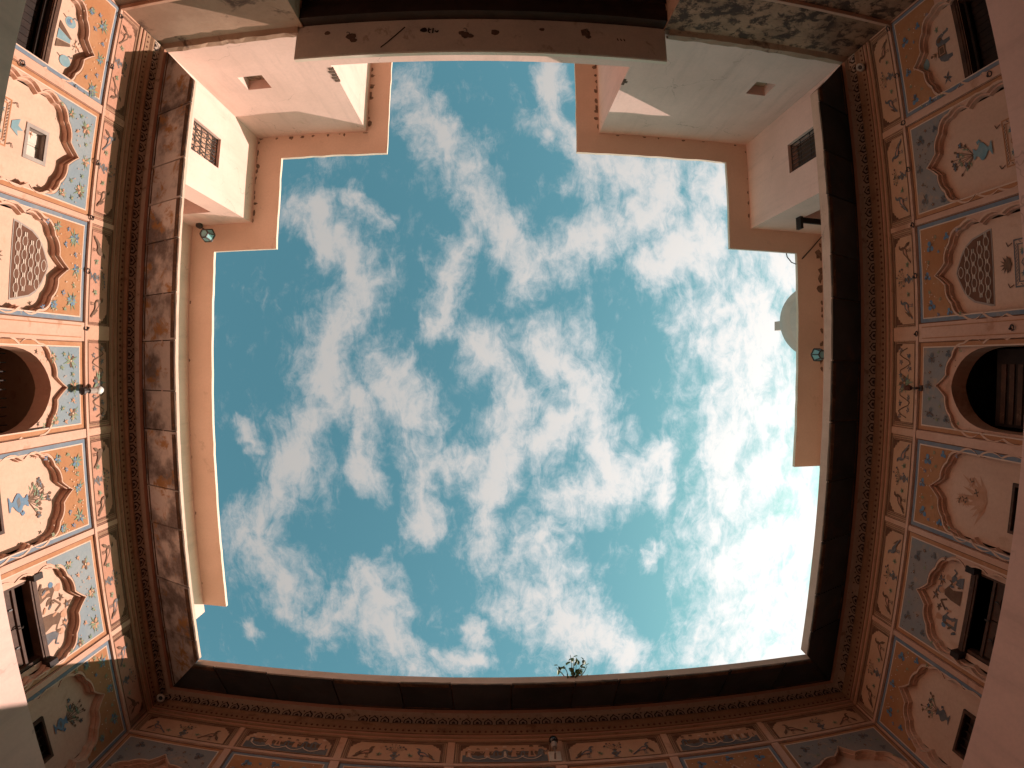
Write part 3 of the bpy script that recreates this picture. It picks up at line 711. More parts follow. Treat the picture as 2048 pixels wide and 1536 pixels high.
def painted_wing(label, cx, cy, rz, u0, u1, pil, specs, eave, nslab, stone, copz, rings, ledge, group):
    global RING, PETAL
    wg = thing('painted_wing', label, 'building wing', (cx * S, cy * S, 0), rz, group)
    edges = [u0] + [p for p, _ in pil] + [u1]; hws = [.004] + [h for _, h in pil] + [.004]
    for k in range(len(edges) - 1): bay(wg, k, edges[k], edges[k + 1], hws[k], hws[k + 1], specs[k], False)
    for p, h in pil:
        b = MB(); b.prism([(p - h, ZL), (p + h, ZL), (p + h, .9955), (p - h, .9955)], -.004, 0, 'plaster')
        if h > .012:
            for x in (p - h * .62, p + h * .62): b.box(x - .0008, x + .0008, -.0052, -.004, ZL, .985, 'border_orange')
        b.build('pilaster', wg)
        b = MB(); b.prism([(p - max(h, .007) * .8, 1.0055), (p + max(h, .007) * .8, 1.0055), (p + max(h, .007) * .8, 1.0815), (p - max(h, .007) * .8, 1.0815)], -.0022, 0, 'plaster_worn'); b.build('frieze_post', wg)
    b = MB(); profile_run(b, u0, u1, [(0, .9955), (-.0058, .9965), (-.0058, 1.0035), (-.0020, 1.0055), (0, 1.0055)], ['white_line', 'plaster', 'plaster', 'plaster']); b.build('string_course', wg)
    b = MB(); profile_run(b, u0, u1, [(0, 1.0055), (0, 1.0815)], ['plaster_worn']); b.build('frieze_ground', wg)
    b = MB(); profile_run(b, u0, u1, [(0, 1.0815), (-.003, 1.083), (-.003, 1.088), (-.0012, 1.089), (-.0012, 1.095), (-.004, 1.0965), (-.004, 1.101), (-.002, 1.102), (-.002, 1.109), (-.0035, 1.110), (-.0035, 1.128), (-.002, 1.129), (-.0075, 1.137), (-.0075, 1.142), (-.005, 1.143), (-.005, 1.1735), (-.016, 1.176), (-.018, 1.186), (-.016, 1.190), (-.012, 1.200), (0, 1.205)],
        ['band_brown', 'band_brown', 'frieze_brown', 'frieze_field', 'band_brown', 'band_brown', 'frieze_brown', 'frieze_field', 'frieze_brown', 'band_brown', 'frieze_brown', 'band_brown', 'band_brown', 'frieze_brown', 'lotus_field', 'lotus_field', 'frieze_field', 'frieze_brown', 'eave_edge', 'eave_edge'])
    b.build('cornice', wg)
    b = MB(); n = int((u1 - u0 - .02) / .0136)
    for i in range(n):
        u = u0 + .012 + (u1 - u0 - .024) * i / (n - 1)
        b.prism([(u - .0032, 1.119), (u, 1.1152), (u + .0032, 1.119), (u, 1.1232)], -.0043, -.0034, 'dot_red')
    o = b.build('dot_row', wg); o['kind'] = 'stuff'
    n = int(round((u1 - u0 - .03) / .0270))
    for i in range(n):
        u = u0 + .020 + (u1 - u0 - .040) * i / (n - 1)
        if PETAL is None:
            PETAL = petal_mesh().build('lotus_petal', wg, local=True); PETAL.location = M_(u, -.0048, 1.1455)
        elif rnd.random() > .025: inst(PETAL, wg, M_(u + rnd.uniform(-.0012, .0012), -.0048, 1.1455 + rnd.uniform(-.0006, .0006)), 0, (rnd.uniform(.92, 1.06), 1, rnd.uniform(.9, 1.06)), 0, rnd.uniform(-.07, .07))
    b = MB(); n = int(round((u1 - u0 - .03) / .0270)) - 1
    for i in range(n):
        u = u0 + .020 + (u1 - u0 - .040) * (i + .5) / n
        b.prism([(u - .0022, 1.1675), (u, 1.1652), (u + .0022, 1.1675), (u, 1.1700)], -.0062, -.0048, 'lotus_dark')
    o = b.build('petal_dot', wg); o['kind'] = 'stuff'
    for (u, z) in rings:
        loc = M_(u, -.0070 if z > .9 else -.006, z)
        if RING is None: RING = ring_mesh().build('iron_ring', wg, local=True); RING.location = loc
        else: inst(RING, wg, loc, rnd.uniform(-.5, .5), None, rnd.uniform(-.3, .3), rnd.uniform(-.6, .6))
    # sloping stone eave laid slab by slab
    de, ze = eave; zw = 1.197; wl = u1 - u0
    cuts = [0.0]
    for i in range(nslab): cuts.append(cuts[-1] + rnd.uniform(.75, 1.25))
    cuts = [c / cuts[-1] for c in cuts]
    for i in range(nslab):
        j0, j1 = rnd.uniform(-.0022, .0022), rnd.uniform(-.0015, .0015)
        ex = rnd.uniform(-.0012, .0012)
        def X(t, d, first, last, g):
            lo, hi = u0 - d, u1 + d              # mitred ends
            base_lo, base_hi = u0 - de * .5, u1 + de * .5
            u = base_lo + (base_hi - base_lo) * t
            if first: return lo
            if last: return hi
            return u + g
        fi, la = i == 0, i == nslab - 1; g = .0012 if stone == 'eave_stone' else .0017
        L_ = lambda d: X(cuts[i], d, fi, False, g); R_ = lambda d: X(cuts[i + 1], d, False, la, -g)
        n = 6; de2 = de + ex; b = MB()
        low = lambda d: zw + (ze - zw) * d / de + j0 * .6
        cols = []
        rows = []
        for k in range(5):
            d = de2 * k / 4 if k < 4 else de2
            rows.append([(L_(d) + (R_(d) - L_(d)) * t / n, d, low(d) + rnd.uniform(-.0006, .0006)) for t in range(n + 1)])
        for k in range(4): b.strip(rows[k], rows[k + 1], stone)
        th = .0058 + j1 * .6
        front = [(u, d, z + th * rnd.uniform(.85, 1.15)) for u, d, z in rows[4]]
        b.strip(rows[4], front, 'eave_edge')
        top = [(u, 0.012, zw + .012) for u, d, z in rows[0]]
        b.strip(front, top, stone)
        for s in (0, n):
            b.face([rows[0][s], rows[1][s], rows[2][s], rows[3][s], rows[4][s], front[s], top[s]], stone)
        sl = b.build('eave_slab', wg)
        # raised lip along the outer edge, chipped here and there
        if rnd.random() < .86:
            q = MB(); da, db = de2 * .90, de2 * .985; c0, c1 = rnd.uniform(.0, .04), rnd.uniform(.96, 1.0)
            pt = lambda d, t, dz: (L_(d) + (R_(d) - L_(d)) * t, d, low(d) + dz)
            q.face([pt(da, c0, -.0022), pt(da, c1, -.0022), pt(db, c1, -.0024), pt(db, c0, -.0024)], 'eave_edge')
            q.face([pt(da, c0, .001), pt(da, c1, .001), pt(da, c1, -.0022), pt(da, c0, -.0022)], 'eave_edge')
            q.face([pt(db, c0, -.0024), pt(db, c1, -.0024), pt(db, c1, .001), pt(db, c0, .001)], 'eave_edge')
            for c in (c0, c1): q.face([pt(da, c, .001), pt(da, c, -.0022), pt(db, c, -.0024), pt(db, c, .001)], 'eave_edge')
            q.build('edge_lip', sl)
            q = MB(); d1, d2 = de2 * .16, de2 * .19
            q.face([pt(d1, c0, -.0012), pt(d1, c1, -.0012), pt(d2, c1, -.0012), pt(d2, c0, -.0012)], 'eave_edge')
            q.face([pt(d1, c0, .001), pt(d1, c1, .001), pt(d1, c1, -.0012), pt(d1, c0, -.0012)], 'eave_edge')
            q.face([pt(d2, c0, -.0012), pt(d2, c1, -.0012), pt(d2, c1, .001), pt(d2, c0, .001)], 'eave_edge')
            q.build('inner_lip', sl)
    b = MB()
    for (da, db) in ((0.0, de * .5), (de * .5, de * .985)):
        zz = lambda d: zw + (ze - zw) * d / de + .0045
        b.face([(u0 - da, da, zz(da)), (u1 + da, da, zz(da)), (u1 + db, db, zz(db)), (u0 - db, db, zz(db))], 'beam_wood' if stone == 'eave_stone' else 'eave_edge')
    if rz == 0:
        for ue, sg in ((u0, -1), (u1, 1)): b.face([(ue, .012, zw), (ue + sg * de, de, ze), (ue + sg * de, de, ze + .014), (ue, .012, zw + .03)], 'beam_wood')
    b.build('gap_backing', wg)  # backing sheet added to stop light leaking through the slab gaps
    # plastered coping over the eave edge, roof deck, dark rooms behind, ledge below
    b = MB(); c = de + .005
    ua, ub = u0 - c, u1 + c; nn = 24
    jag = [rnd.uniform(-.0006, .0006) for _ in range(nn + 1)]
    A_ = [(ua + (ub - ua) * i / nn, c + jag[i], ze + .004) for i in range(nn + 1)]
    B_ = [(ua + (ub - ua) * i / nn, c + jag[i], copz + jag[i] * .6) for i in range(nn + 1)]
    b.strip(A_, B_, 'coping')
    b.face([B_[0], B_[-1], (u1 + de * .62, de * .62, copz), (u0 - de * .62, de * .62, copz)], 'coping')
    b.build('roof_coping', wg)
    b = MB(); b.box(u0 - .02, u1 + .02, .011, 1.2, 1.188, 1.2105, 'paving', 'fk'); b.face([(u0, .011, 1.2105), (u1, .011, 1.2105), (u1, .011, 1.206), (u0, .011, 1.206)], 'paving'); b.build('roof_deck', wg)
    b = MB()
    b.face([(u0, .30, .2), (u1, .30, .2), (u1, .30, 1.19), (u0, .30, 1.19)], 'inside'); b.face([(u0, 0, .44), (u1, 0, .44), (u1, .30, .44), (u0, .30, .44)], 'inside')
    for x in edges[1:-1]: b.face([(x, .002, .44), (x, .30, .44), (x, .30, 1.19), (x, .002, 1.19)], 'inside')
    for x in (u0, u1): b.face([(x, .0, .0), (x, .5, .0), (x, .5, 1.2), (x, .0, 1.2)], 'inside')
    b.build('inner_room', wg)
    b = MB(); b.face([(u0, 0, -.319), (u1, 0, -.319), (u1, 0, .45), (u0, 0, .45)], 'plaster'); b.build('lower_wall', wg)
    if ledge:
        b = MB(); b.box(u0, u1, ledge[0], -.0002, ledge[1] - .35, ledge[1], 'limewash'); b.build('gallery_parapet', wg)
    return wg

# paintings for single niches
def art_peacocks(P, u, h):
    P.peacock(u - .045, .875, .034, 1); P.peacock(u + .042, .88, .034, 1)
    P.lay([(u - .016, .845), (u + .006, .845), (u + .000, .885), (u - .008, .885)], 'paint_teal'); P.lay([(u - .034, .845), (u - .018, .845), (u - .009, .885), (u - .012, .888)], 'paint_brown'); P.lay([(u + .008, .845), (u + .026, .845), (u + .006, .888), (u + .001, .886)], 'paint_brown')
    P.flower((u - .003, .905), .011, ('paint_cream', 'paint_rose', 'paint_brown', 'paint_brown'))
def art_elephant(P, u, h):
    P.elephant(u + .012, .842, .050, 1); P.sprig((u - .055, .868), .014, 'paint_slate', 'paint_brown'); P.ell((u + .002, .923), .014, .010, 0, 'paint_teal', 10); P.sprig((u + .062, .875), .010, 'paint_green', 'paint_brown')
def art_carpet_bird(sgn):
    def f(P, u, h):
        P.carpet(u - .055, u + .035, .62, .766, 'border_orange', 'paint_brown')
        P.lay([(u - .018, .772), (u - .004, .772), (u + .006, .792), (u - .004, .788), (u - .008, .803), (u - .014, .789), (u - .028, .793)], 'paint_teal'); P.ell((u - .009, .812), .005, .005, 0, 'paint_brown', 7)
        P.sprig((u - .009, .822), .009, 'paint_rose', 'paint_brown')
    return f
def art_vase(zb, hv, hb, du=0.0, vcol='paint_blue', cols=('paint_slate', 'paint_brown', 'paint_blue'), n=15, w=.045):
    def f(P, u, h):
        P.bouquet(u + du, zb + hv * .96, w, hb, cols, n); P.vase(u + du, zb, hv, vcol)
    return f
def art_jali_carpet(a, c):
    def f(P, u, h):
        P.carpet(a, c, .60, .752, 'paint_slate', 'paint_slate'); P.bowl((a + c) / 2, .757, .024, 'paint_brown')
    return f
def art_faded(P, u, h):
    for i in range(9): P.leaf((u - .005, .80), .5 + i * .27, rnd.uniform(.05, .085), .006, 'paint_rose')
    for i in range(5): P.flower((u + rnd.uniform(-.035, .03), .845 + rnd.uniform(-.02, .03)), .008, ('paint_rose', 'paint_brown', 'paint_rose', 'paint_slate'))
def art_folk(dark):
    def f(P, u, h):
        P.folk(u - .040, .832, .062, 'paint_slate' if dark else 'paint_brown', 'paint_rose'); P.folk(u + .018, .832, .070, 'paint_brown', 'paint_slate' if dark else 'paint_rose')
        P.folk(u + .050, .832, .050, 'paint_slate', 'paint_rose'); P.sprig((u + .002, .905), .014, 'paint_brown', 'paint_slate'); P.flower((u + .040, .893), .010, ('paint_slate', 'paint_rose', 'paint_brown', 'paint_blue'))
        P.ell((u - .052, .868), .006, .007, 0, 'paint_blue', 8); P.path([(u - .02, .87), (u - .004, .888), (u + .004, .87)], .004, 'paint_brown'); P.sprig((u - .018, .89), .010, 'paint_brown', 'paint_slate')
        for i in range(12): P.ell((u + rnd.uniform(-.06, .06), rnd.uniform(.835, .87)), .003, .008, rnd.random(), rnd.choice(('paint_brown', 'paint_slate', 'paint_rose')), 6)
    return f

YT, YB, XL, XR = -.812, .847, -.854, .910
PL = [(-.550, .009), (-.3056, .005), (-.0690, .019), (.1404, .009), (.3498, .006), (.5939, .006)]
# left wing: u = y
left = [
 dict(field='orange', kind='win', uc=-.655, hw=.096, holes=[(-.735, -.559, ZL, .815)], art=art_peacocks, fit=[lintel_window(.834, -.742, -.554, None)], frieze='birds'),
 dict(field='blue', kind='win', uc=-.423, hw=.095, holes=[(-.445, -.391, .817, .864)], reveal='grey_frame', art=art_carpet_bird(1), fit=[square_window(-.445, -.391, .817, .864)], frieze='birds'),
 dict(field='orange', kind='jali', uc=-.192, hw=.090, art=art_jali_carpet(-.238, -.150), fit=[jali(.811, .902, .070)], frieze='birds'),
 dict(field='blue', kind='open', uc=.044, hw=.088, fit=[arcade_rail('bars')], frieze='scroll'),
 dict(field='orange', kind='win', uc=.249, hw=.083, holes=[(.205, .288, ZL, .762)], art=art_vase(.788, .050, .068), fit=[small_dark_window(.205, .288, ZL, .762)], frieze='birds'),
 dict(field='blue', kind='win', uc=.479, hw=.094, holes=[(.396, .562, ZL, .812)], art=art_folk(False), fit=[lintel_window(.829, .392, .566, 'white')], frieze='birds'),
 dict(field='orange', kind='win', uc=.712, hw=.093, holes=[(.672, .752, ZL, .768)], art=art_vase(.797, .040, .062), fit=[small_dark_window(.672, .752, ZL, .768)], frieze='birds')]
ringsL = [(-.785, 1.004), (-.654, 1.004), (-.428, 1.004), (-.311, 1.003), (-.193, 1.004), (-.077, 1.004), (-.539, .757)]
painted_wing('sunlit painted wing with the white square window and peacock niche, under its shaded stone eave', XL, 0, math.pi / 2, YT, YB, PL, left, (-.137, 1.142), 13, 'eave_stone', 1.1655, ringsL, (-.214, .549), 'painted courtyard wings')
# right wing: u = -y
PR = [(-.597, .006), (-.347, .006), (-.139, .009), (.0780, .019), (.3181, .006), (.5508, .009)]
right = [
 dict(field='orange', kind='win', uc=-.715, hw=.094, dim=1, holes=[(-.762, -.674, ZL, .757)], art=art_vase(.795, .040, .060, 0, 'paint_slate', n=9), fit=[small_dark_window(-.762, -.674, ZL, .757)]),
 dict(field='blue', kind='win', uc=-.474, hw=.095, dim=1, holes=[(-.556, -.388, ZL, .796)], art=art_folk(True), fit=[lintel_window(.814, -.560, -.384, 'dark')]),
 dict(field='orange', kind='win', uc=-.243, hw=.085, dim=1, holes=[(-.286, -.206, ZL, .735)], art=art_faded, fit=[small_dark_window(-.286, -.206, ZL, .735)]),
 dict(field='blue', kind='open', uc=-.033, hw=.088, dim=1, fit=[arcade_rail('door')], frieze='scroll'),
 dict(field='orange', kind='jali', uc=.195, hw=.091, dim=1, art=art_jali_carpet(.150, .238), fit=[jali(.807, .898, .070)]),
 dict(field='blue', kind='win', uc=.428, hw=.094, dim=1, art=lambda P, u, h: (P.carpet(.372, .464, .60, .750, 'border_orange', 'paint_brown'), art_vase(.778, .050, .066, 0, 'paint_teal', n=10)(P, u - .006, h)), frieze='birds'),
 dict(field='orange', kind='win', uc=.663, hw=.098, dim=1, holes=[(.565, .755, ZL, .800)], art=art_elephant, fit=[lintel_window(.819, .560, .760, None)])]
ringsR = [(.791, 1.003), (.668, 1.004), (.55, 1.004), (.44, 1.004), (.314, 1.004), (.2, 1.004), (.076, 1.004), (.075, .747), (.549, .744)]
painted_wing('shaded painted wing with the elephant niche and dark arch, below the domed roof gallery', XR, 0, -math.pi / 2, -YB, -YT, PR, right, (-.135, 1.138), 12, 'eave_soot_shade', 1.183, ringsR, (-.210, .551), 'painted courtyard wings')
# bottom wing: u = x
PB = [(-.590, .008), (-.342, .010), (-.096, .010), (.142, .012), (.388, .009), (.630, .008)]
bottom = [dict(field='blue', kind='blank', dim=1, frieze='birds'), dict(field='orange', kind='blank', dim=1, frieze='folk'), dict(field='orange', kind='blank', dim=1, frieze='birds'),
          dict(field='orange', kind='blank', dim=1, frieze='folk'), dict(field='blue', kind='blank', dim=1, frieze='birds'), dict(field='orange', kind='blank', dim=1, frieze='folk'), dict(field='blue', kind='blank', dim=1, frieze='birds')]
painted_wing('dark shaded painted wing with bird and procession frieze, beneath the sprouting sapling', 0, YB, 0, XL, XR, PB, bottom, (-.123, 1.138), 12, 'eave_soot_shade', 1.176, [], None, 'painted courtyard wings')

# ------------------------------------------------------------------ hall wing at the top (local u = -x)
hall = thing('hall_wing', 'soot stained wing with a long projecting slab over a dark timber opening', 'building wing', (0, YT * S, 0), math.pi)
HA, HB = -.400, .467                     # opening in local u
b = MB()
b.face([(-XR, 0, -.319), (HA, 0, -.319), (HA, 0, 1.2), (-XR, 0, 1.2)], 'soot_dark'); b.build('stained_wall', hall); b = MB(); b.face([(HB, 0, -.319), (-XL, 0, -.319), (-XL, 0, 1.2), (HB, 0, 1.2)], 'soot_plaster')
b.build('stained_wall', hall)
for x in (HA, HB):
    b = MB(); b.face([(x, 0, -.319), (x, .06, -.319), (x, .06, 1.2), (x, 0, 1.2)], 'plaster_worn'); b.build('opening_jamb', hall)
for (a, c) in ((-XR + .001, HA - .012), (HB + .012, -XL - .001)):
    b = MB(); n = 22; lo = []; hi = []; fl = []; ft = []
    for i in range(n + 1):
        u = a + (c - a) * i / n; jz = rnd.uniform(-.004, .004)
        lo.append((u, 0, 1.176)); fl.append((u, -.012 + rnd.uniform(-.002, .002), 1.183)); ft.append((u, -.013 + rnd.uniform(-.002, .002), 1.200)); hi.append((u, -.0002, 1.207 + jz))
    b.strip(lo, fl, 'soot_plaster'); b.strip(fl, ft, 'soot_plaster'); b.strip(ft, hi, 'stain'); b.build('broken_moulding', hall)
for (a, c) in ((-XR + .001, HA - .02), (HB + .02, -XL - .001)):
    b = MB(); b.box(a, c, -.010, -.0002, .995, 1.004, 'plaster_worn'); b.build('string_course', hall)
ZS = 1.185
b = MB(); b.box(HA - .003, HB + .015, -.084, .49, ZS, ZS + .0145, 'slab_under'); sl = b.build('projecting_slab', hall)
b = MB(); b.box(HA - .003, HB + .015, -.0865, -.0842, ZS + .0015, ZS + .0145, 'slab_rim'); b.build('slab_edge', sl)
# marks on the underside: hooks, soot spots, a charcoal scribble and a crack
def under(pts, m, dz=.0006):
    q.face([(-x, (YT - y) * 1.0, ZS - dz) for x, y in pts], m)
q = MB()
def blob(x, y, r, m, n=9, sx=1.0):
    under([(x + r * sx * math.cos(2 * math.pi * i / n) * rnd.uniform(.7, 1.2), y + r * math.sin(2 * math.pi * i / n) * rnd.uniform(.7, 1.2)) for i in range(n)], m, rnd.uniform(.0005, .0011))
def stroke(P, w, m='charcoal'):
    for i in range(len(P) - 1):
        a, c = P[i], P[i + 1]; dx, dy = c[0] - a[0], c[1] - a[1]; l = math.hypot(dx, dy) or 1
        under([(a[0] - dy / l * w, a[1] + dx / l * w), (c[0] - dy / l * w, c[1] + dx / l * w), (c[0] + dy / l * w, c[1] - dx / l * w), (a[0] + dy / l * w, a[1] - dx / l * w)], m, rnd.uniform(.0006, .0012))
stroke([(-.272, -.742), (-.255, -.757), (-.240, -.772), (-.217, -.796)], .0016)
blob(-.172, -.786, .008, 'charcoal'); stroke([(-.160, -.792), (-.161, -.781), (-.157, -.778)], .0016); stroke([(-.162, -.787), (-.155, -.787)], .0014)
stroke([(-.150, -.791), (-.151, -.777)], .0017); stroke([(-.146, -.784), (-.140, -.779), (-.138, -.785)], .0017)
for x, y, r in ((-.345, -.776, .010), (-.338, -.766, .007), (-.075, -.772, .010), (-.083, -.777, .006), (-.062, -.768, .006), (-.005, -.779, .008), (.208, -.786, .011), (.214, -.776, .006), (-.405, -.790, .006), (.105, -.79, .005)): blob(x, y, r, 'stain', 8, 1.3)
for k in range(3): stroke([(.283 + k * .008, -.777), (.286 + k * .008, -.771)], .0013)
o = q.build('charcoal_mark', sl); o['kind'] = 'stuff'
for x, y in ((-.348, -.782), (-.072, -.782), (.212, -.79)):
    q = MB(); q.tube([(-x, YT - y, ZS), (-x, YT - y, ZS - .010), (-x + .003, YT - y, ZS - .013), (-x + .006, YT - y, ZS - .010)], .0011, 'iron', 5); q.build('iron_hook', sl)
b = MB(); b.box(HA - .06, HB + .06, -.0002, .03, ZS + .0146, 1.372, 'limewash'); b.build('balcony_parapet', hall)
b = MB(); b.box(-.359 - .02, .450 + .02, .44, .48, ZS + .0146, 1.80, 'limewash'); b.build('recess_wall', hall)
# timber ceiling of the opening
for i in range(6):
    d0 = .004 + i * .052; b = MB(); b.box(HA + .0005, HB - .0005, d0, d0 + .030, ZS - .036, ZS - .0004, 'beam_wood'); b.build('ceiling_beam', hall)
b = MB(); b.box(HA + .0005, HB - .0005, .0345, .0555, ZS - .0300, ZS - .0006, 'beam_wood'); b.build('ceiling_board', hall)
b = MB(); b.face([(HA, .34, -.3), (HB, .34, -.3), (HB, .34, ZS), (HA, .34, ZS)], 'inside'); b.face([(HA, .06, -.3), (HA, .34, -.3), (HA, .34, ZS), (HA, .06, ZS)], 'inside'); b.face([(HB, .06, -.3), (HB, .34, -.3), (HB, .34, ZS), (HB, .06, ZS)], 'inside'); b.build('inner_room', hall)

# ------------------------------------------------------------------ rooftop rooms and galleries (world x, y)
ZR, ZT = 1.83, 1.845
def vwall(b, p, q, z0, z1, m, holes=(), depth=.035, back='inside', inside=(0, 0)):
    """vertical wall from p to q with rectangular holes (t0, t1, za, zb) along it; 'inside' is the unit vector into the building"""
    L = math.hypot(q[0] - p[0], q[1] - p[1]); ux, uy = (q[0] - p[0]) / L, (q[1] - p[1]) / L; nx, ny = inside
    W = lambda t, z, d=0: (p[0] + ux * t + nx * d, p[1] + uy * t + ny * d, z)
    t = 0
    for a, c, za, zb in sorted(holes):
        b.face([W(t, z0), W(a, z0), W(a, z1), W(t, z1)], m); b.face([W(a, z0), W(c, z0), W(c, za), W(a, za)], m); b.face([W(a, zb), W(c, zb), W(c, z1), W(a, z1)], m)
        for (s, e) in (((a, za), (c, za)), ((c, za), (c, zb)), ((c, zb), (a, zb)), ((a, zb), (a, za))):
            b.face([W(*s), W(*e), W(*e, depth), W(*s, depth)], m)
        b.face([W(a, za, depth), W(c, za, depth), W(c, zb, depth), W(a, zb, depth)], back)
        t = c
    b.face([W(t, z0), W(L, z0), W(L, z1), W(t, z1)], m)
def slab(name, parent, outline, z0, z1, under_, rim):
    b = MB(); fine = []; rj = random.Random(len(name) + int(abs(outline[1][0]) * 999))
    for i in range(len(outline)):
        a, c = outline[i], outline[(i + 1) % len(outline)]; fine.append(a)
        if max(abs(a[0]), abs(c[0])) < 1.15 and min(a[1], c[1]) > -1.31:
            k = max(2, int(math.hypot(c[0] - a[0], c[1] - a[1]) / .035)); vert = abs(a[0] - c[0]) < 1e-6
            for j in range(1, k):
                t = j / k; e = rj.uniform(-.0012, .0012); x, y = a[0] + (c[0] - a[0]) * t, a[1] + (c[1] - a[1]) * t
                fine.append((x + e, y) if vert else (x, y + e))
    outline = fine; n = len(outline)
    b.face([(x, y, z0) for x, y in outline], under_); b.face([(x, y, z1) for x, y in outline], 'paving')
    for i in range(n):
        a, c = outline[i], outline[(i + 1) % n]; b.face([(*a, z0), (*c, z0), (*c, z1), (*a, z1)], rim)
    return b.build(name, parent)
def jagged_stain(parent, pts, name='damp_stain'):
    b = MB(); b.face(pts, 'stain'); return b.build(name, parent)
def stain_run(parent, p, q, n, z, into, size, seed):
    """broken dark patches where wall and soffit meet; lie 3 mm below the soffit"""
    r = random.Random(seed); b = MB(); L = math.hypot(q[0] - p[0], q[1] - p[1]); ux, uy = (q[0] - p[0]) / L, (q[1] - p[1]) / L
    for i in range(n):
        t = L * (i + r.uniform(.1, .9)) / n; w = size * r.uniform(.4, 1.3); d = size * r.uniform(.15, .9); k = r.randint(7, 10)
        P = []
        for j in range(k):
            a = 2 * math.pi * j / k; rr = r.uniform(.55, 1.15)
            tt = t + math.cos(a) * w * rr; dd = max(.0015, d * .7 + math.sin(a) * d * rr)
            P.append((p[0] + ux * tt + into[0] * dd, p[1] + uy * tt + into[1] * dd, z - .0007 - .00002 * i))
        b = MB(); b.face(P, 'damp'); b.build('damp_stain', parent)
def grille(parent, p, ux, uy, w, z0, z1, inn, fancy):
    W = lambda t, z, d=.012: (p[0] + ux * t + inn[0] * d, p[1] + uy * t + inn[1] * d, z)
    fr = MB()
    for a, c in (((0, z0), (w, z0)), ((w, z0), (w, z1)), ((w, z1), (0, z1)), ((0, z1), (0, z0))): fr.tube([W(*a), W(*c)], .0024, 'iron', 4)
    root = fr.build('window_grille', parent)
    n = 7
    for i in range(1, n):
        q = MB(); t = w * i / n
        if fancy: q.tube([W(t, z0)] + [W(t + .004 * math.sin(k * 1.9 + i), z0 + (z1 - z0) * k / 8) for k in range(1, 8)] + [W(t, z1)], .0017, 'iron', 4)
        else: q.tube([W(t, z0), W(t, z1)], .0016, 'iron', 4)
        q.build('bar', root)
    k = 5 if fancy else 3
    for i in range(1, k):
        q = MB(); z = z0 + (z1 - z0) * i / k; q.tube([W(0, z), W(w, z)], .0015, 'iron', 4); q.build('cross_bar', root)
    if fancy:
        for i in range(3):
            for j in range(4):
                q = MB(); cx, cz = w * (i + .5) / 3, z0 + (z1 - z0) * (j + .5) / 4; R = .010
                q.tube([W(cx + R * math.cos(a * .63) * (1 - a * .06), cz + R * math.sin(a * .63) * (1 - a * .06)) for a in range(11)], .0014, 'iron', 4); q.build('scroll', root)
    return root

# room at the top left
ra = thing('rooftop_room', 'bright white corner room with a sunlit wall and ornate grille window', 'rooftop room', (-1.4 * S, -1.3 * S, 1.21 * S + EYE), 0, 'white rooftop corner rooms')
def under_thing(o, t):
    """keep world place of a mesh built in world metres when it becomes a part of t"""
    o.location = tuple(-c for c in t.location); return o
class RoomMB(MB):
    pass
_orig_build = MB.build
def build_for(t):
    def bld(b, name, parent=None, **k):
        o = _orig_build(b, name, parent, **k)
        if parent is t: o.location = tuple(-c for c in t.location)
        return o
    return bld
MB.build = build_for(ra)
OUT = -2.3
b = MB()
vwall(b, (XL, -.497), (XL, YT), 1.2106, ZR, 'limewash', [(.107, .202, 1.389, 1.560)], .024, 'plaster_worn', (-1, 0))
b.build('side_wall', ra)
b = MB(); vwall(b, (XL, YT), (-.450, YT), 1.2072, ZR, 'limewash', [(.121, .195, 1.393, 1.472)], .03, 'soot_plaster', (0, -1)); b.build('front_wall', ra)
b = MB(); vwall(b, (-.450, YT), (-.450, -1.29), 1.2, ZR, 'limewash', [], .03, 'inside', (-1, 0)); b.build('recess_side_wall', ra)
b = MB(); vwall(b, (-1.6, -.497), (XL, -.497), 1.2106, ZR, 'limewash', [(.51, .672, 1.2106, 1.668)], .10, 'inside', (0, -1)); b.build('door_wall', ra)
b = MB(); b.box(-1.092, -.928, -.520, -.4985, 1.669, 1.680, 'wood_dark'); b.build('door_lintel', ra)
b = MB(); b.face([(-1.6, -.497, 1.21), (-1.6, OUT, 1.21), (-1.6, OUT, ZR), (-1.6, -.497, ZR)], 'limewash'); b.face([(-1.6, OUT, 1.21), (-.45, OUT, 1.21), (-.45, OUT, ZR), (-1.6, OUT, ZR)], 'limewash'); b.build('outer_wall', ra)
slab('roof_slab', ra, [(-1.75, -.400), (-.757, -.400), (-.757, -.729), (-.375, -.729), (-.375, -1.30), (-1.75, -1.30)], ZR, ZT, 'soffit', 'slab_rim')
stain_run(ra, (-.853, -.81), (-.45, -.81), 9, ZR, (0, 1), .010, 3); stain_run(ra, (-.853, -.80), (-.853, -.50), 12, ZR, (1, 0), .013, 4); stain_run(ra, (-.449, -.82), (-.449, -1.1), 9, ZR, (1, 0), .014, 5)
g = grille(ra, (XL, -.604), 0, -1, .095, 1.389, 1.560, (-1, 0), True)
# crumbled plaster on the recess corner
b = MB()
for i in range(5):
    z = 1.385 + i * .017; b.box(-.4495 - .012 - .004 * (i % 2), -.4485 + .0015, -.8125 - .002, YT + .0012, z, z + .012, 'stain')
b.build('crumbled_corner', ra)

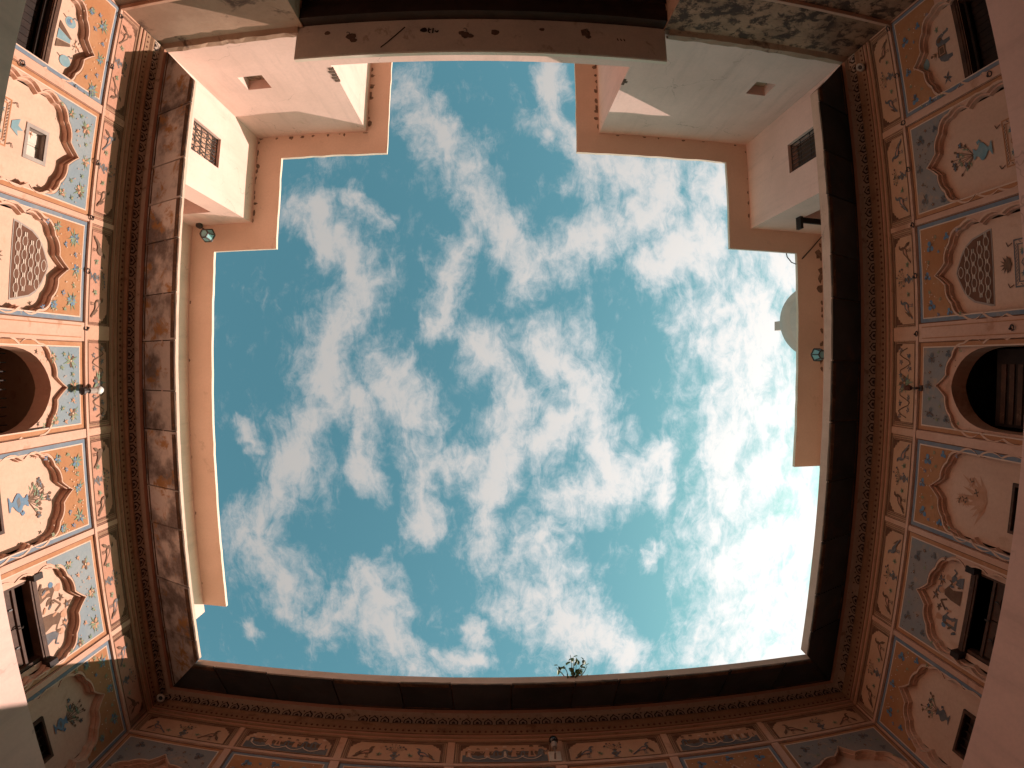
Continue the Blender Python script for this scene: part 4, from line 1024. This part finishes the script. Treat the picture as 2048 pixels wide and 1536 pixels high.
rb = thing('rooftop_room', 'shaded white corner room with a barred dark window and sunlit triangle patch', 'rooftop room', (1.5 * S, -1.3 * S, 1.21 * S + EYE), 0, 'white rooftop corner rooms')
MB.build = build_for(rb)
b = MB(); vwall(b, (XR, YT), (XR, -.495), 1.2106, ZR, 'limewash', [(.113, .208, 1.366, 1.537)], .035, 'inside', (1, 0)); b.build('side_wall', rb)
b = MB(); vwall(b, (.359, YT), (XR, YT), 1.2072, ZR, 'limewash', [(.376, .438, 1.376, 1.452)], .03, 'soot_plaster', (0, -1)); b.build('front_wall', rb)
b = MB(); vwall(b, (.359, -1.29), (.359, YT), 1.2, ZR, 'limewash', [], .03, 'inside', (1, 0)); b.build('recess_side_wall', rb)
b = MB(); vwall(b, (XR, -.495), (1.7, -.495), 1.2106, ZR, 'limewash', [(.100, .270, 1.2106, 1.632)], .10, 'inside', (0, -1)); b.build('door_wall', rb)
b = MB(); b.box(.992, 1.20, -.512, -.478, 1.633, 1.645, 'wood_dark'); b.box(.990, 1.000, -.512, -.455, 1.620, 1.650, 'wood_dark'); b.build('door_lintel', rb)
b = MB(); b.face([(1.7, -.495, 1.21), (1.7, OUT, 1.21), (1.7, OUT, ZR), (1.7, -.495, ZR)], 'limewash'); b.face([(1.7, OUT, 1.21), (.359, OUT, 1.21), (.359, OUT, ZR), (1.7, OUT, ZR)], 'limewash'); b.build('outer_wall', rb)
slab('roof_slab', rb, [(1.85, -.417), (.8265, -.417), (.8265, -.737), (.279, -.737), (.279, -1.30), (1.85, -1.30)], ZR, ZT, 'soffit', 'slab_rim')
stain_run(rb, (.36, -.81), (.90, -.81), 6, ZR, (0, 1), .007, 6); stain_run(rb, (.909, -.80), (.909, -.52), 6, ZR, (-1, 0), .007, 7); stain_run(rb, (.358, -.83), (.358, -1.15), 13, ZR, (-1, 0), .013, 8)
grille(rb, (XR, -.699), 0, 1, .095, 1.366, 1.537, (1, 0), False)
b = MB()
for i in range(3): b.box(.358, .366 + .006 * (i % 2), YT - .001, YT + .0014, 1.44 + i * .012, 1.45 + i * .012, 'stain')
b.build('crumbled_corner', rb)

ga = thing('roof_gallery', 'long sunlit roof gallery with a peach soffit along the bright side', 'roof gallery', (-1.25 * S, .2 * S, 1.21 * S + EYE), 0, 'roof galleries')
MB.build = build_for(ga)
b = MB(); vwall(b, (-1.091, .925), (-1.091, -.4965), 1.2106, ZR, 'limewash', [], inside=(-1, 0)); b.build('long_wall', ga)
b = MB(); vwall(b, (-1.6, .925), (-1.091, .925), 1.2106, ZR, 'limewash', [], inside=(0, -1)); b.build('end_wall', ga)
slab('roof_slab', ga, [(-1.75, .895), (-.997, .895), (-.997, -.3998), (-1.75, -.3998)], ZR, ZT, 'soffit', 'slab_rim')
stain_run(ga, (-1.090, -.45), (-1.090, .85), 7, ZR, (1, 0), .006, 9)

gb = thing('roof_gallery', 'short shaded roof gallery with damp stained soffit below the white dome', 'roof gallery', (1.4 * S, 0, 1.21 * S + EYE), 0, 'roof galleries')
MB.build = build_for(gb)
b = MB(); vwall(b, (1.205, -.4945), (1.205, .372), 1.2106, ZR, 'limewash', [], inside=(1, 0)); b.build('long_wall', gb)
b = MB(); vwall(b, (1.205, .372), (1.7, .372), 1.2106, ZR, 'limewash', [], inside=(0, -1)); b.build('end_wall', gb)
slab('roof_slab', gb, [(1.85, .364), (1.096, .364), (1.096, -.4168), (1.85, -.4168)], ZR, ZT, 'soffit', 'slab_rim')
stain_run(gb, (1.204, -.48), (1.204, .02), 11, ZR, (-1, 0), .013, 10); stain_run(gb, (1.204, -.45), (1.204, .0), 7, ZR, (-1, 0), .022, 11)
MB.build = _orig_build

# ------------------------------------------------------------------ dome, lanterns, lamps, cameras, sapling, cable
def lathe_thing(): pass
dz = thing('rooftop_dome', 'pale hemispherical dome with a square finial peeking over the shaded gallery roof', 'dome', (1.405 * S, -.203 * S, 1.846 * S + EYE))
MB.build = build_for(dz)
b = MB(); cx_, cy_, cz, R = 1.405, -.203, 2.19, .162
b.lathe((cx_, cy_, cz), [(R * math.cos(a), R * math.sin(a)) for a in [math.radians(x) for x in range(-18, 86, 5)]], 'dome_white', 44); b.build('dome_shell', dz, smooth=True)
b = MB(); b.lathe((cx_, cy_, 1.846), [(.170, 0), (.170, .285), (.157, .29), (.157, .297)], 'dome_white', 44); b.build('drum', dz)
b = MB(); b.lathe((cx_, cy_, cz + R - .002), [(.020, 0), (.012, .02), (.012, .11)], 'dome_white', 12); b.box(cx_ - .022, cx_ + .022, cy_ - .022, cy_ + .022, cz + R + .108, cz + R + .185, 'dome_white'); b.build('finial', dz)
MB.build = _orig_build

def lantern(label, root_pt, c):
    t = thing('wall_lantern', label, 'lantern', (root_pt[0] * S, root_pt[1] * S, root_pt[2] * S + EYE), 0, 'wall lanterns')
    MB.build = build_for(t)
    b = MB(); n = 6; r0, r1, r2 = .015, .024, .012; zb, zm, zt = c[2] - .022, c[2] + .012, c[2] + .030
    ring = lambda r, z: [(c[0] + r * math.cos(k * math.pi / 3), c[1] + r * math.sin(k * math.pi / 3), z) for k in range(n)]
    A, B2, C2 = ring(r0, zb), ring(r1, zm), ring(r2 * .6, zt)
    for k in range(n):
        b.tube([A[k], B2[k]], .0028, 'iron', 4); b.tube([A[k], A[(k + 1) % n]], .0028, 'iron', 4); b.tube([B2[k], B2[(k + 1) % n]], .0032, 'iron', 4)
        b.face([B2[k], B2[(k + 1) % n], C2[(k + 1) % n], C2[k]], 'iron')
    b.face(C2, 'iron'); b.build('lantern_frame', t)
    for k in range(n):
        g = MB(); g.face([A[k], A[(k + 1) % n], B2[(k + 1) % n], B2[k]], 'lantern_glass'); g.build('pane', t, weld=False)
    g = MB(); g.face(A, 'lantern_glass'); g.build('pane', t, weld=False)
    b = MB(); m_ = ((c[0] + root_pt[0]) / 2, (c[1] + root_pt[1]) / 2, root_pt[2] + .012)
    b.tube([root_pt, m_, (c[0], c[1], zt + .012), (c[0], c[1], zt)], .0030, 'iron', 6); b.lathe((root_pt[0], root_pt[1], root_pt[2] - .012), [(.009, 0), (.011, .012), (.009, .024)], 'iron', 8); b.build('bracket', t)
    MB.build = _orig_build
lantern('green glazed lantern on the sunlit door wall beside the dark doorway', (-1.045, -.490, 1.800), (-.985, -.443, 1.752))
lantern('smoky glazed lantern on the shaded gallery wall under stained soffit', (1.198, -.045, 1.790), (1.136, -.046, 1.755))

lamp = thing('wall_lamp', 'metal wall lamp with a clear bulb above the open sunlit arch', 'lamp', (XL * S, .052 * S, .985 * S + EYE), 0, 'small wall lamps')
MB.build = build_for(lamp)
b = MB(); b.box(XL - .0002, XL + .006, .045, .058, .985, 1.000, 'iron'); b.tube([(XL + .005, .051, .992), (XL + .020, .051, .992), (XL + .024, .052, .985)], .0035, 'iron', 6); b.build('bracket', lamp)
b = MB(); b.lathe((XL + .022, .052, .988), [(.006, 0), (.007, .018), (.005, .022)], 'grey_frame', 10); b.build('socket', lamp)
b = MB(); b.lathe((XL + .022, .052, 1.010), [(.004, 0), (.008, .006), (.009, .013), (.006, .020), (.001, .022)], 'bulb_glass', 10); b.build('bulb', lamp, smooth=True)
b = MB(); b.lathe((XL + .022, .052, .962), [(.002, 0), (.008, .004), (.008, .011), (.004, .016), (.003, .026)], 'iron', 10); b.build('knob', lamp)
lamp = thing('wall_lamp', 'black headed lamp on a pale backplate in the dark procession frieze', 'lamp', (.130 * S, YB * S, 1.02 * S + EYE), 0, 'small wall lamps')
MB.build = build_for(lamp)
b = MB(); b.box(.118, .144, YB - .006, YB - .0002, 1.008, 1.040, 'shutter_white'); b.build('backplate', lamp)
b = MB(); b.tube([(.130, YB - .004, 1.015), (.130, YB - .020, 1.017), (.130, YB - .024, 1.030)], .0022, 'grey_frame', 6); b.lathe((.130, YB - .024, 1.030), [(.006, 0), (.007, .016)], 'grey_frame', 10); b.build('stem', lamp)
b = MB(); b.lathe((.130, YB - .024, 1.0465), [(.005, 0), (.0095, .004), (.0105, .011), (.008, .018), (.002, .021)], 'lens_black', 12); b.build('lamp_head', lamp, smooth=True)
lamp = thing('wall_lamp', 'small rusty lamp bracket above the dark arch of the shaded wing', 'lamp', (XR * S, .040 * S, 1.0 * S + EYE), 0, 'small wall lamps')
MB.build = build_for(lamp)
b = MB(); b.box(XR - .005, XR + .0002, .034, .046, .984, .994, 'iron'); b.tube([(XR - .005, .040, .990), (XR - .016, .040, .992), (XR - .020, .040, 1.000)], .0024, 'iron', 6); b.build('bracket', lamp)
b = MB(); b.lathe((XR - .020, .040, 1.000), [(.004, 0), (.0062, .006), (.0056, .016), (.002, .019)], 'dot_red', 10); b.build('lamp_head', lamp)

def cctv(label, c, fwd):
    t = thing('security_camera', label, 'security camera', (c[0] * S, c[1] * S, c[2] * S + EYE), 0, 'security cameras')
    MB.build = build_for(t)
    f = Vector(fwd).normalized(); c = Vector(c)
    b = MB(); b.tube([c, c + f * .010, c + f * .012], [.0105, .0105, .008], 'camera_white', 14); b.build('housing', t)
    b = MB(); b.tube([c + f * .0121, c + f * .0135], [.0055, .0045], 'lens_black', 12); b.build('lens', t)
    b = MB(); b.tube([c - f * .012, c - f * .0001], [.007, .009], 'camera_white', 10); b.build('mount', t)
    MB.build = _orig_build
cctv('round white security camera on the shaded cornice near the elephant niche', (XR - .012, -.750, 1.118), (-.8, .5, -.75))
cctv('white security camera in the inner corner where sunlit and dark wings meet', (XL + .016, .828, 1.128), (.6, -.5, -.85))

sp = thing('sapling', 'small leafy sapling sprouting from the roof edge above the dark wing', 'plant', (.185 * S, .735 * S, 1.162 * S + EYE))
MB.build = build_for(sp)
r = random.Random(5)
tops = [(.148, .722, 1.205), (.166, .716, 1.200), (.186, .704, 1.232), (.197, .716, 1.205), (.205, .720, 1.198), (.218, .712, 1.215), (.224, .720, 1.202), (.190, .712, 1.212)]
stems = MB(); leaves = []
for tx, ty, tz in tops:
    P = [(.185 + (tx - .185) * k / 4 + r.uniform(-.002, .002), .748 + (ty - .748) * (k / 4) ** .8, 1.150 + (tz - 1.150) * k / 4) for k in range(5)]
    stems.tube(P, [.0018, .0015, .0012, .0010, .0006], 'twig', 4)
    for k in range(7):
        i = r.randint(1, 4); p = Vector(P[min(4, max(1, 4 - k // 2))]) + Vector((r.uniform(-.007, .007), r.uniform(-.007, .007), r.uniform(-.006, .008))); leaves.append(p)
stems.build('stem', sp)
for p in leaves:
    a = Vector((r.uniform(-1, 1), r.uniform(-1, 1), r.uniform(-.6, .6))).normalized(); c = a.orthogonal().normalized(); L = r.uniform(.0095, .0145); w = L * .46
    q = MB(); n_ = a.cross(c) * L * .12
    pts = [p, p + a * L * .3 + c * w + n_, p + a * L * .75 + c * w * .8 + n_, p + a * L * 1.1, p + a * L * .75 - c * w * .8 + n_, p + a * L * .3 - c * w + n_]
    q.face([pts[0], pts[1], pts[2], pts[3]], 'leaf'); q.face([pts[0], pts[3], pts[4], pts[5]], 'leaf'); q.build('leaf', sp)
MB.build = _orig_build
b = MB(); P = [(1.062, -.432, 1.852), (1.066, -.405, 1.850), (1.082, -.385, 1.846), (1.098, -.378, 1.840), (1.12, -.40, 1.829), (1.17, -.45, 1.828), (1.20, -.485, 1.82)]
b.tube(P, .0022, 'iron', 5); o = b.build('electric_cable', None); o['label'] = 'thin looped cable hanging over the shaded roof slab corner'; o['category'] = 'cable'

# ------------------------------------------------------------------ ground
b = MB(); g_ = 60; b.face([(-g_, -g_, -EYE / S), (g_, -g_, -EYE / S), (g_, g_, -EYE / S), (-g_, g_, -EYE / S)], 'paving'); o = b.build('ground', None); o['kind'] = 'structure'
